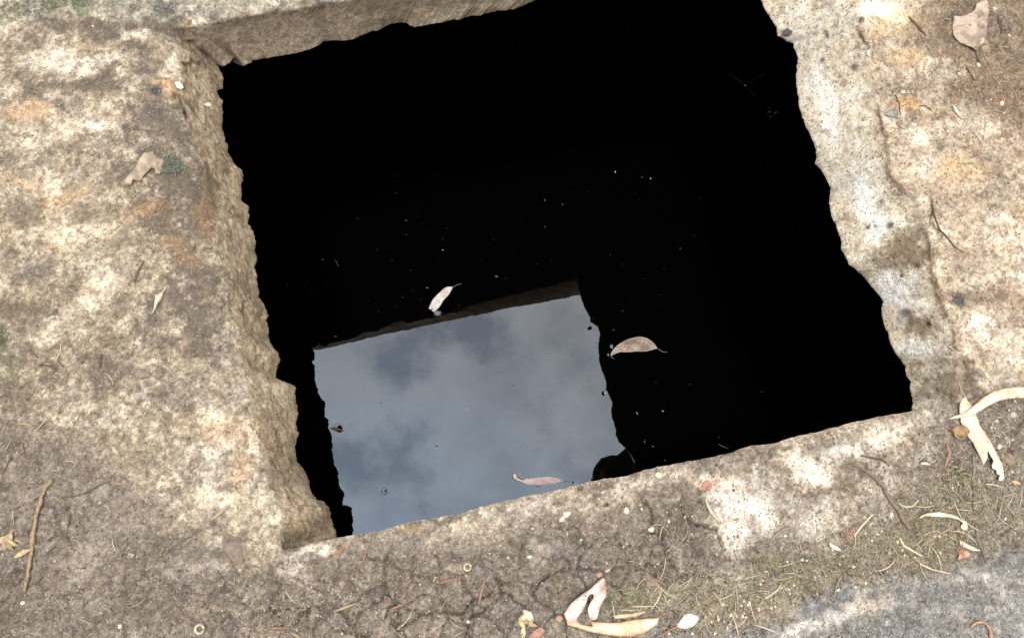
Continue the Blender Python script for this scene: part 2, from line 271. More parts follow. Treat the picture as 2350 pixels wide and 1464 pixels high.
CRACKS = [topx(c_, 0) for c_ in (Z(480,1220,2.866,[(840,640),(900,655),(960,660),(1010,690),(1060,680)]), Z(480,1220,2.866,[(1220,620),(1290,615),(1340,590),(1370,550),(1440,555),(1500,530),(1560,525),(1620,545),(1660,530),(1690,490),(1740,440),(1800,430),(1870,400)]),
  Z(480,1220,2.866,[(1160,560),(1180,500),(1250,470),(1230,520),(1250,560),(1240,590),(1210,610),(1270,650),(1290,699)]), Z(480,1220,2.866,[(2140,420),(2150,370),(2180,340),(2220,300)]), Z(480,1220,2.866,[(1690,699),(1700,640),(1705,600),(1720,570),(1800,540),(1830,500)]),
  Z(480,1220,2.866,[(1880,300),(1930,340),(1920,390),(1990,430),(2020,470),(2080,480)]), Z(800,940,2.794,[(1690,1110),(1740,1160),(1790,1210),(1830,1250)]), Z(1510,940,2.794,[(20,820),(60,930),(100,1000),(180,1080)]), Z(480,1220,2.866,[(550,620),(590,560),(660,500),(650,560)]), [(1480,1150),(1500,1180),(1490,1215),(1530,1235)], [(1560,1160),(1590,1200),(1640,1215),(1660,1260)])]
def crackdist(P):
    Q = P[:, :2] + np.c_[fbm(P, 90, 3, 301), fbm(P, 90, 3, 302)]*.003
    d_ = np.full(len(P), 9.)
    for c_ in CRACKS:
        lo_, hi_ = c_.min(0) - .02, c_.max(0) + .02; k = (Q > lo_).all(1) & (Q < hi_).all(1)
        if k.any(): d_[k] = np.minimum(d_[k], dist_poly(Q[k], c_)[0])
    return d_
def surface(P, side=None):
    """albedo, pit density and grain density for points of the slab"""
    u0, v0 = toph(P)
    a, b = warp(P)
    u = u0 + a*1700; v = v0 + b*1700
    n1 = fbm(P, 14, 5, 60); n2 = fbm(P, 48, 6, 70, .72); n3 = fbm(P, 240, 3, 80, .8)
    UV = np.c_[u, v]
    lev = .50 + .10*n1 + .245*n2 + .23*n3
    WP = P + np.c_[fbm(P, 90, 3, 201), fbm(P, 90, 3, 202), 0*P[:, 0]]*.006
    f1, f2, cid = worley(WP, 75, 5)
    k = sst(.46 + .1*n3 - f1, 0, .1)
    lev -= .17*k*(cid > .6)*sst(fbm(P, 8, 2, 15), -.3, .3)
    e1, e2, eid = worley(WP, 38, 55)
    lev -= .16*sst(.40 + .1*n2 + .06*n3 - e1, 0, .12)*(eid > .78) ; lev += .18*sst(.36 + .12*n2 + .08*n3 - e1, 0, .14)*(eid < .14)
    fl = fbm(P, 150, 3, 171, .6); lev = lev - .20*sst(fl, .30, .48) + .12*sst(-fl, .34, .5)
    dr_, _ = dist_poly(P, rr[::3]); lev = lev - .42*np.exp(-(dr_/.0026)**2)*sst(fbm(P, 18, 3, 181), -.15, .2)*(np.abs(P[:, 2]) < .03)  # crease shade under the right ridge lip, painted as a dark line
    for (x, y, ru, rv, ang, dl) in LEV:
        near = (abs(u - x) < 3*max(ru, rv)) & (abs(v - y) < 3*max(ru, rv))
        if not near.any(): continue
        c, s = math.cos(math.radians(ang)), math.sin(math.radians(ang))
        dx = u[near] - x; dy = v[near] - y
        q = ((dx*c + dy*s)/ru)**2 + ((-dx*s + dy*c)/rv)**2
        q = np.maximum(q*(1 + .3*n2[near]) + .8*n2[near] + .5*n3[near], 0)
        lev[near] += dl*.9*np.exp(-q*q*.8)*(1 + .4*n3[near])
    def pal(k, l):
        D, Mi, Li = (lin(c) for c in PAL[k]); l = np.clip(l, 0, 1.2); l = np.where(l < .18, .18 - (.18 - l)*.5, l)[:, None]
        return np.where(l < .5, D + (Mi - D)*(l*2), Mi + (Li - Mi)*(l*2 - 1))
    hue = fbm(P, 30, 3, 95)
    lev = lev - .5*sst(.0021 - crackdist(P), 0, .0013)  # shade inside the traced cracks painted into the albedo
    Q = P.copy(); Q[:, 0] += .006*fbm(P, 40, 3, 33); Q[:, 1] += .006*fbm(P, 40, 3, 43)
    c1_, c2_, _ = worley(Q, 22, 9); lev = lev - .34*(1 - sst(c2_ - c1_, .0, .045))*sst(fbm(P, 6, 2, 77), -.25, .25)*sst(v0 - 1240, -30, 60)*sst(2150 - u0, 0, 100)  # shade of the wide mud cracks, also painted into the albedo
    c1_, c2_, _ = worley(Q, 62, 19); lev = lev - .22*(1 - sst(c2_ - c1_, .0, .09))*sst(v0 - 1240, -30, 60)*sst(2150 - u0, 0, 100)  # same painted shade for the finer crack network
    w = sst(u, 1500, 1900)[:, None]
    col = pal('slabL', lev)*(1 - w) + pal('slabR', lev)*w
    # bottom slab
    m = sst(v - (1262 - (u - 646)*.217 - 6), -30, 30)*sst(u, 560, 700)*(1 - sst(u, 2180, 2320))
    m = m[:, None]; col = col*(1 - m) + pal('slabB', lev)*m
    pit = np.full(len(P), .25) + .45*w[:, 0]; grain = np.full(len(P), .12)
    for k, soft, pt, gr in (('soilR', 26, .35, .7), ('topstrip', 16, .5, .35), ('mud', 40, .3, .3), ('litter', 16, .4, .6), ('grey', 22, .55, 1.0)):
        dd, _ = dist_poly(UV, np.vstack([PG[k], PG[k][:1]])); ins = inside(UV, PG[k])
        sd = np.where(ins, dd, -dd)
        m = sst(sd + n2*24 + 4*n3, -soft, soft)
        l2 = lev if k not in ('mud', 'grey') else .5 + (lev - .5)*(.8 if k == 'mud' else .72)
        col = col*(1 - m[:, None]) + pal(k, l2)*m[:, None]
        pit = pit*(1 - m) + pt*m; grain = grain*(1 - m) + gr*m
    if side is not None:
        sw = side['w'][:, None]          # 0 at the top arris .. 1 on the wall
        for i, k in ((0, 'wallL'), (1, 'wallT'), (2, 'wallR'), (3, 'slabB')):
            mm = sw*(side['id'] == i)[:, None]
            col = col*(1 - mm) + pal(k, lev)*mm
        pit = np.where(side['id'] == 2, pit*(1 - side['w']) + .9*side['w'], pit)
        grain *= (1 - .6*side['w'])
    tn = 1 + .3*n3
    for (x, y, ru, rv, ang, c3, st) in TINT:
        near = (abs(u - x) < 3*max(ru, rv)) & (abs(v - y) < 3*max(ru, rv))
        if not near.any(): continue
        if max(ru, rv) < 16:
            uu, vv = u0[near] + .25*(u - u0)[near], v0[near] + .25*(v - v0)[near]
        else: uu, vv = u[near], v[near]
        c, s = math.cos(math.radians(ang)), math.sin(math.radians(ang))
        dx = uu - x; dy = vv - y
        q = ((dx*c + dy*s)/ru)**2 + ((-dx*s + dy*c)/rv)**2
        if max(ru, rv) >= 16: q = np.maximum(q + .7*n2[near] + .4*n3[near], 0)
        k = np.clip(st*np.exp(-q*q*.8)*tn[near], 0, 1)[:, None]
        base = col[near]
        lum = base.mean(1, keepdims=True)/np.maximum(base.mean(), .05)
        col[near] = base*(1 - k) + lin(c3)*(lum**.5)*k
    col *= (1 + .04*hue)[:, None]**np.array([1.0, .4, -.8])
    return np.clip(col/KEXP, .012, .80), pit, grain

# ------------------------------------------------------------------ height of the slab top
MUDW = topx([tuple(p) for p in PG['mud']], 0); GREYW = topx([tuple(p) for p in PG['grey']], 0)
def height(P, detail=True):
    P = np.c_[P[:, :2], np.zeros(len(P))]
    h = .0035*fbm(P, 9, 3, 1) + .0013*fbm(P, 42, 3, 2)
    d0, _ = dist_poly(P, RCc)
    u, v = toph(P)
    r = np.where(v > 1262 - (u - 646)*.217 - 60, .006, np.where(u > 1500, .004, np.where(v < 60, .009, .014)))
    h -= r*np.exp(-d0/(r*1.3))
    d1, _ = dist_poly(P, np.vstack([MUDW, MUDW[:1]])); mm = sst(np.where(inside(P, MUDW), d1, -d1) + .015*fbm(P, 20, 3, 4), -.01, .03)
    h += .002*mm*fbm(P, 30, 3, 12)
    if detail:
        h += .0011*fbm(P, 150, 3, 21, .7)
        # drying cracks in the mud
        a, b = .006*fbm(P, 40, 3, 33), .006*fbm(P, 40, 3, 43)
        Q = P.copy(); Q[:, 0] += a; Q[:, 1] += b
        f1, f2, _ = worley(Q, 22, 9); g1, g2, _ = worley(Q, 62, 19)
        where = sst(fbm(P, 6, 2, 77), -.25, .25)
        h -= mm*.0055*(1 - sst(f2 - f1, .0, .06))*where
        h -= mm*.0026*(1 - sst(g2 - g1, .0, .13))
        h -= .008*np.maximum(0, 1 - crackdist(P)/.0021)
        # gravel and pits
        f1, f2, c = worley(P, 95, 29)
        h += .0012*np.maximum(0, 1 - f1*2.2)*(c > .7) - .0014*np.maximum(0, 1 - f1*2.6)*(c < .14)
    dg, _ = dist_poly(P, np.vstack([GREYW, GREYW[:1]])); gm = sst(np.where(inside(P, GREYW), dg, -dg), -.012, .012)
    h += .0035*gm
    return h
def zat(x, y): return float(height(np.array([[x, y, 0.]]), False)[0])

# ------------------------------------------------------------------ materials
def mat(name): 
    m = bpy.data.materials.new(name); m.use_nodes = True; return m, m.node_tree, m.node_tree.nodes['Principled BSDF']
def mixrgb(t, fac, a, b, mode='MIX'):
    n = N(t, 'ShaderNodeMix', data_type='RGBA', blend_type=mode)
    for sock, x in (('Factor', fac), ('A', a), ('B', b)):
        if hasattr(x, 'links') or hasattr(x, 'is_output'): t.links.new(x, n.inputs[sock])
        else: n.inputs[sock].default_value = x
    return n.outputs['Result']
def mr(t, x, a, b, c=0, e=1):
    n = N(t, 'ShaderNodeMapRange', inp={'From Min': a, 'From Max': b, 'To Min': c, 'To Max': e}); t.links.new(x, n.inputs['Value']); return n.outputs[0]
def mul(t, a, b):
    n = N(t, 'ShaderNodeMath', operation='MULTIPLY')
    for i, x in enumerate((a, b)):
        if isinstance(x, (int, float)): n.inputs[i].default_value = x
        else: t.links.new(x, n.inputs[i])
    return n.outputs[0]
def concrete_mat():
    m, t, p = mat('weathered_concrete'); L = t.links.new
    tc = N(t, 'ShaderNodeTexCoord'); co = tc.outputs['Object']
    at = N(t, 'ShaderNodeAttribute', attribute_name='albedo')
    ap = N(t, 'ShaderNodeAttribute', attribute_name='pit'); ag = N(t, 'ShaderNodeAttribute', attribute_name='grain')
    def noise(s, dt=3., r=.6):
        n = N(t, 'ShaderNodeTexNoise', inp={'Scale': s, 'Detail': dt, 'Roughness': r}); L(co, n.inputs['Vector']); return n.outputs['Fac']
    n1 = noise(330., 4., .7); n2 = noise(900., 2., .6); n3 = noise(120., 4., .65)
    c = at.outputs['Color']
    g = mr(t, n1, .3, .7, .58, 1.42); c2 = N(t, 'ShaderNodeVectorMath', operation='SCALE'); L(c, c2.inputs[0]); L(g, c2.inputs['Scale'])
    g = mr(t, n2, .3, .7, .62, 1.38); c3 = N(t, 'ShaderNodeVectorMath', operation='SCALE'); L(c2.outputs[0], c3.inputs[0]); L(g, c3.inputs['Scale'])
    g = mr(t, n3, .3, .7, .74, 1.26); c4 = N(t, 'ShaderNodeVectorMath', operation='SCALE'); L(c3.outputs[0], c4.inputs[0]); L(g, c4.inputs['Scale'])
    col = c4.outputs[0]
    # dark pits and aggregate
    def cells(s, lo, hi):
        v = N(t, 'ShaderNodeTexVoronoi', inp={'Scale': s, 'Randomness': 1.0}); 
        wv = N(t, 'ShaderNodeVectorMath', operation='ADD'); nn = N(t, 'ShaderNodeTexNoise', inp={'Scale': 400.}); L(co, nn.inputs['Vector'])
        sc = N(t, 'ShaderNodeVectorMath', operation='SCALE', inp={'Scale': .003}); L(nn.outputs['Color'], sc.inputs[0])
        L(co, wv.inputs[0]); L(sc.outputs[0], wv.inputs[1]); L(wv.outputs[0], v.inputs['Vector'])
        sp = N(t, 'ShaderNodeSeparateColor'); L(v.outputs['Color'], sp.inputs[0])
        return mr(t, v.outputs['Distance'], hi, lo), sp.outputs[0], sp.outputs[1]
    d1, r1, r2 = cells(210., .16, .34)
    sel = N(t, 'ShaderNodeMath', operation='LESS_THAN'); L(r1, sel.inputs[0]); L(mul(t, ap.outputs['Fac'], .34), sel.inputs[1])
    pitf = mul(t, mul(t, d1, sel.outputs[0]), .8)
    col = mixrgb(t, pitf, col, (.07, .055, .045, 1))
    d2, q1, q2 = cells(120., .12, .3)
    sel2 = N(t, 'ShaderNodeMath', operation='LESS_THAN'); L(q1, sel2.inputs[0]); L(mul(t, ap.outputs['Fac'], .13), sel2.inputs[1])
    col = mixrgb(t, mul(t, mul(t, d2, sel2.outputs[0]), .7), col, (.085, .07, .055, 1))
    # pale grains
    d3, s1, s2 = cells(420., .12, .36)
    sel3 = N(t, 'ShaderNodeMath', operation='LESS_THAN'); L(s1, sel3.inputs[0]); L(mul(t, ag.outputs['Fac'], .30), sel3.inputs[1])
    col = mixrgb(t, mul(t, mul(t, d3, sel3.outputs[0]), .8), col, (.62, .57, .5, 1))
    L(col, p.inputs['Base Color'])
    p.inputs['Roughness'].default_value = .93; p.inputs['Specular IOR Level'].default_value = .25
    hs = N(t, 'ShaderNodeMath', operation='ADD'); L(mul(t, n1, 1.0), hs.inputs[0]); L(mul(t, n2, .5), hs.inputs[1])
    hs2 = N(t, 'ShaderNodeMath', operation='SUBTRACT'); L(hs.outputs[0], hs2.inputs[0]); L(mul(t, pitf, .9), hs2.inputs[1])
    bp = N(t, 'ShaderNodeBump', inp={'Strength': .9, 'Distance': .0016}); L(hs2.outputs[0], bp.inputs['Height']); L(bp.outputs[0], p.inputs['Normal'])
    return m
M_CON = concrete_mat()
def simple_mat(name, c, rough=.8, var=.25, scale=200., c2=None, attr=False, bump=.3, spec=.3):
    m, t, p = mat(name); L = t.links.new
    tc = N(t, 'ShaderNodeTexCoord'); n = N(t, 'ShaderNodeTexNoise', inp={'Scale': scale, 'Detail': 4., 'Roughness': .65}); L(tc.outputs['Object'], n.inputs['Vector'])
    if attr:
        a = N(t, 'ShaderNodeAttribute', attribute_name='albedo'); base = a.outputs['Color']
        s = N(t, 'ShaderNodeVectorMath', operation='SCALE'); L(base, s.inputs[0]); L(mr(t, n.outputs['Fac'], .3, .7, 1 - var, 1 + var), s.inputs['Scale'])
        L(s.outputs[0], p.inputs['Base Color'])
    else:
        c = alb(c); c2 = alb(c2) if c2 is not None else c*(1 - 2*var)
        oi = N(t, 'ShaderNodeObjectInfo')
        col = mixrgb(t, mr(t, n.outputs['Fac'], .35, .65), (*map(float, c), 1), (*map(float, c2), 1))
        s = N(t, 'ShaderNodeVectorMath', operation='SCALE'); L(col, s.inputs[0]); L(mr(t, oi.outputs['Random'], 0, 1, .75, 1.2), s.inputs['Scale'])
        L(s.outputs[0], p.inputs['Base Color'])
    p.inputs['Roughness'].default_value = rough; p.inputs['Specular IOR Level'].default_value = spec
    b = N(t, 'ShaderNodeBump', inp={'Strength': bump, 'Distance': .0008}); L(n.outputs['Fac'], b.inputs['Height']); L(b.outputs[0], p.inputs['Normal'])
    return m

# ------------------------------------------------------------------ mesh building
def new_obj(name, V, F, material, parent=None, smooth=True, **props):
    me = bpy.data.meshes.new(name)
    V = np.asarray(V, np.float32)
    if isinstance(F, np.ndarray):
        me.vertices.add(len(V)); me.vertices.foreach_set('co', V.ravel())
        k = F.shape[1]; me.loops.add(F.size); me.loops.foreach_set('vertex_index', F.ravel().astype(np.int32))
        me.polygons.add(len(F)); me.polygons.foreach_set('loop_start', np.arange(0, F.size, k, dtype=np.int32))
        me.update(calc_edges=True)
    else:
        me.from_pydata([tuple(map(float, v)) for v in V], [], [tuple(f) for f in F]); me.update()
    me.polygons.foreach_set('use_smooth', np.full(len(me.polygons), smooth))
    me.materials.append(material)
    o = bpy.data.objects.new(name, me); COL.objects.link(o)
    if parent: o.parent = parent
    for k, v in props.items(): o[k] = v
    return o
def set_attr(me, name, arr):
    if arr.ndim == 2:
        a = me.attributes.new(name, 'FLOAT_COLOR', 'POINT'); a.data.foreach_set('color', np.c_[arr, np.ones(len(arr))].astype(np.float32).ravel())
    else:
        a = me.attributes.new(name, 'FLOAT', 'POINT'); a.data.foreach_set('value', arr.astype(np.float32))

def axis(lo, hi, st, far):
    c = list(np.arange(lo, hi, st)); s = st; x = lo; left = []
    while x > -far: s *= 1.12; x -= s; left.append(x)
    s = st; x = c[-1]; right = []
    while x < far: s *= 1.12; x += s; right.append(x)
    return np.array(left[::-1] + c + right)
cor = px(np.array([0, W0, 0, W0]), np.array([0, 0, H0, H0]))
xs = axis(cor[:, 0].min() - .02, cor[:, 0].max() + .02, .00165, 60)
ys = axis(cor[:, 1].min() - .02, cor[:, 1].max() + .02, .00165, 60)
def build_slab():
    X, Y = np.meshgrid(xs, ys, indexing='ij'); nx, ny = X.shape
    P = np.c_[X.ravel(), Y.ravel(), np.zeros(X.size)]
    ins = inside(P, RC).reshape(nx, ny)
    # inside points next to an outside one are pulled onto the rim
    out = ~ins; adj = np.zeros_like(ins)
    for a in (-1, 0, 1):
        for b in (-1, 0, 1):
            adj |= np.roll(np.roll(out, a, 0), b, 1)
    snap = (ins & adj).ravel()
    _, Q = dist_poly(P[snap], RCc); P[snap, :2] = Q
    bad = (ins & ~adj)
    idx = np.arange(nx*ny).reshape(nx, ny)
    q = np.stack([idx[:-1, :-1], idx[1:, :-1], idx[1:, 1:], idx[:-1, 1:]], -1).reshape(-1, 4)
    qb = (bad[:-1, :-1] | bad[1:, :-1] | bad[1:, 1:] | bad[:-1, 1:]).ravel()
    allin = (ins[:-1, :-1] & ins[1:, :-1] & ins[1:, 1:] & ins[:-1, 1:]).ravel()
    F = q[~qb & ~allin]
    P[:, 2] = height(P)
    used = np.zeros(len(P), bool); used[F.ravel()] = True
    re = np.cumsum(used) - 1; P = P[used]; F = re[F]
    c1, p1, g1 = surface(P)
    # the broken side of the hole
    n = len(RING); rows = 46
    hr = height(np.c_[RING, np.zeros(n)])
    outw = RING - CEN; outw /= np.linalg.norm(outw, axis=1, keepdims=True)
    s = np.linspace(0, 1, rows)
    # how the slope runs on each side: powers for the horizontal and vertical progress
    ph = np.choose(sides.astype(int), [1.0, 1.25, 1.0, 3.0]); pv = np.choose(sides.astype(int), [1.35, .8, 1.15, .6])
    k = np.hanning(61); k /= k.sum()
    ph = np.convolve(np.r_[ph[-30:], ph, ph[:30]], k, 'valid'); pv = np.convolve(np.r_[pv[-30:], pv, pv[:30]], k, 'valid')
    VV = [np.c_[RING + outw*.004, hr - .003]]
    for t in s:
        xy = RING + (CONT - RING)*(t**ph)[:, None]
        z = hr*(1 - t) + -TH*(t**pv)
        VV.append(np.c_[xy, z])
    w = [np.zeros(n)] + [np.full(n, t) for t in s]
    V = np.vstack(VV); T = np.concatenate(w)
    amp = (np.sin(np.clip(T, 0, 1)*math.pi)**.5)[:, None]
    sid = np.tile(sides, len(VV))
    rough = np.choose(sid.astype(int), [.68, .2, .45, .4])[:, None]
    D = np.c_[fbm(V, 24, 3, 101), fbm(V, 24, 3, 111), fbm(V, 24, 3, 121)]*.0032 + np.c_[fbm(V, 110, 4, 131, .7), fbm(V, 110, 4, 141, .7), fbm(V, 110, 4, 151, .7)]*.0026
    f1, f2, c = worley(np.c_[V[:, 0] + V[:, 2]*.5, V[:, 1] + V[:, 2]*.7], 80, 7)
    D[:, 2] -= .003*np.maximum(0, 1 - f1*2)*(c < .2); D[:, 2] += .003*np.maximum(0, 1 - f1*2)*(c > .75)
    V = V + D*amp*rough
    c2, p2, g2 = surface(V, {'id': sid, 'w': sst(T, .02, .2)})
    base = len(VV)
    # underside
    lastxy = CONT
    under = [np.c_[lastxy + outw*.004, np.full(n, -TH - .006)], np.c_[lastxy + outw*.03, np.full(n, -TH - .012)], np.c_[CEN + (lastxy - CEN)*7.0, np.full(n, -TH - .012)]]
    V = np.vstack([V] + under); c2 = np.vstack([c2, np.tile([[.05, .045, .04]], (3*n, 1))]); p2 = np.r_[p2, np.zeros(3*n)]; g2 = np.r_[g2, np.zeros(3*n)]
    R = base + 3
    i = np.arange(n); j = (i + 1) % n; FF = []
    for r in range(R - 1): FF.append(np.stack([r*n + i, (r+1)*n + i, (r+1)*n + j, r*n + j], -1))
    FF = np.vstack(FF) + len(P)
    o = new_obj('concrete_ground', np.vstack([P, V]), np.vstack([F, FF]), M_CON, kind='structure',
                label='weathered stained concrete slab with a jagged square hole broken through it')
    set_attr(o.data, 'albedo', np.vstack([c1, c2])); set_attr(o.data, 'pit', np.r_[p1, p2]); set_attr(o.data, 'grain', np.r_[g1, g2])
    return o
slab = build_slab()

# ------------------------------------------------------------------ cistern and water
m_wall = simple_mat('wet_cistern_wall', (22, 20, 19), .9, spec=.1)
def build_cistern():
    cx, cy = CEN; a, b = 1.5, 1.5
    P = [(cx-a, cy-b), (cx+a, cy-b), (cx+a, cy+b), (cx-a, cy+b)]
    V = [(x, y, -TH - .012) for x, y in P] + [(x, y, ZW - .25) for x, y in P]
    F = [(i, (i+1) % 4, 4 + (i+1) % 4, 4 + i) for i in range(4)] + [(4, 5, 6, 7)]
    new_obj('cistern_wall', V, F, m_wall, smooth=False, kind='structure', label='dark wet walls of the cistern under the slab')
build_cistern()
m, t, p = mat('still_black_water')
p.inputs['Base Color'].default_value = (.0007, .0007, .0008, 1); p.inputs['Roughness'].default_value = .0
p.inputs['IOR'].default_value = 1.76
M_WATER = m
DIMP = [ # dimples of the surface skin round what floats: u, v, radius m, depth m (negative = pushed up)
 (1003,713,.0090,-.00048),(988,699,.0075,-.00036),(1408,795,.0075,-.00034),(1412,788,.005,-.00012),(1471,806,.004,-.00022),(1424,810,.004,-.00016),(1398,814,.0035,-.00018),(1497,802,.004,-.00016),
 (775,985,.0075,.0011),(1190,1091,.0085,.00062),(1203,1095,.0065,.00040),(1318,1106,.0045,.00020),(881,1127,.006,.0006),(1237,1114,.005,.0004),(1387,902,.004,.0006)]
def build_water():
    cx, cy = CEN; a, b = 1.5, 1.5
    w = px(np.array([600., 2150, 600, 2150]), np.array([0., 0, 1300, 1300]), ZW)
    gx = np.unique(np.r_[np.linspace(cx-a, w[:, 0].min(), 20), np.arange(w[:, 0].min(), w[:, 0].max(), .0028), np.linspace(w[:, 0].max(), cx+a, 20)])
    gy = np.unique(np.r_[np.linspace(cy-b, w[:, 1].min(), 20), np.arange(w[:, 1].min(), w[:, 1].max(), .0028), np.linspace(w[:, 1].max(), cy+b, 20)])
    for (u, v, r, dz) in DIMP:
        q = px(u, v, ZW); gx = np.r_[gx, q[0] + np.arange(-.014, .0141, .0009)]; gy = np.r_[gy, q[1] + np.arange(-.014, .0141, .0009)]
    def thin(g):
        g = np.sort(g); k = [g[0]]
        for x in g[1:]:
            if x - k[-1] > .00055: k.append(x)
        return np.array(k)
    gx, gy = thin(gx), thin(gy)
    X, Y = np.meshgrid(gx, gy, indexing='ij'); Zz = np.full(X.shape, ZW)
    for (u, v, r, dz) in DIMP:
        q = px(u, v, ZW); d2 = (X - q[0])**2 + (Y - q[1])**2; Zz -= dz*np.exp(-d2/(2*(r*.55)**2))
    nx, ny = X.shape; idx = np.arange(nx*ny).reshape(nx, ny)
    F = np.stack([idx[:-1, :-1], idx[1:, :-1], idx[1:, 1:], idx[:-1, 1:]], -1).reshape(-1, 4)
    new_obj('water', np.c_[X.ravel(), Y.ravel(), Zz.ravel()], F, M_WATER, kind='structure', label='still black water mirroring the cloudy sky at the bottom of the hole')
build_water()

# ------------------------------------------------------------------ materials of the small things
def leafmat(name): return simple_mat(name, None, .6, .12, 700., attr=True, bump=.25, spec=.35)
M_LEAF = leafmat('dry_leaf')
M_STRAW = [simple_mat('straw_'+n, c, .7, .18, 300.) for n, c in (('pale', (236,220,188)), ('tan', (198,174,138)), ('grey', (172,162,146)), ('rust', (176,140,116)), ('olive', (156,150,104)), ('cream', (246,236,206)), ('brown', (118,92,70)))]
M_SEED = simple_mat('pale_seed', (236,222,192), .6, .12, 500.)
M_WHITE = simple_mat('white_stone', (234,226,210), .6, .1, 400.)
M_BARK = simple_mat('grey_brown_bark', (150,130,114), .85, .25, 300., bump=.8)
M_STICK = simple_mat('tan_stick', (190,170,138), .8, .22, 260., c2=(136,112,84), bump=.6)
M_DARK = simple_mat('dark_stone', (92,90,92), .6, .2, 400.)
M_MOSS = simple_mat('green_moss', (142,146,116), .95, .25, 600.)
M_SPECK = simple_mat('grey_speck', (128,124,118), .7, .2, 600.)
M_DIM = simple_mat('dim_speck', (84,82,80), .8, .2, 600.)
M_BLACK = simple_mat('sooty_speck', (30,28,28), .8, .2, 600.)
M_SILK = simple_mat('spider_silk', (150,146,140), .5, .1, 600.)
M_YELLOW = simple_mat('yellow_bract', (226,200,146), .7, .2, 400.)
M_RED = simple_mat('rust_red_scrap', (190,84,54), .7, .2, 400.)
M_NUT = simple_mat('amber_shell', (182,148,102), .55, .25, 160., c2=(122,94,64), spec=.5)

def to_world(pts, z): a = np.array(pts, float); return px(a[:, 0], a[:, 1], z)
def fit_z(xy): return height(np.c_[xy, np.zeros(len(xy))], False)

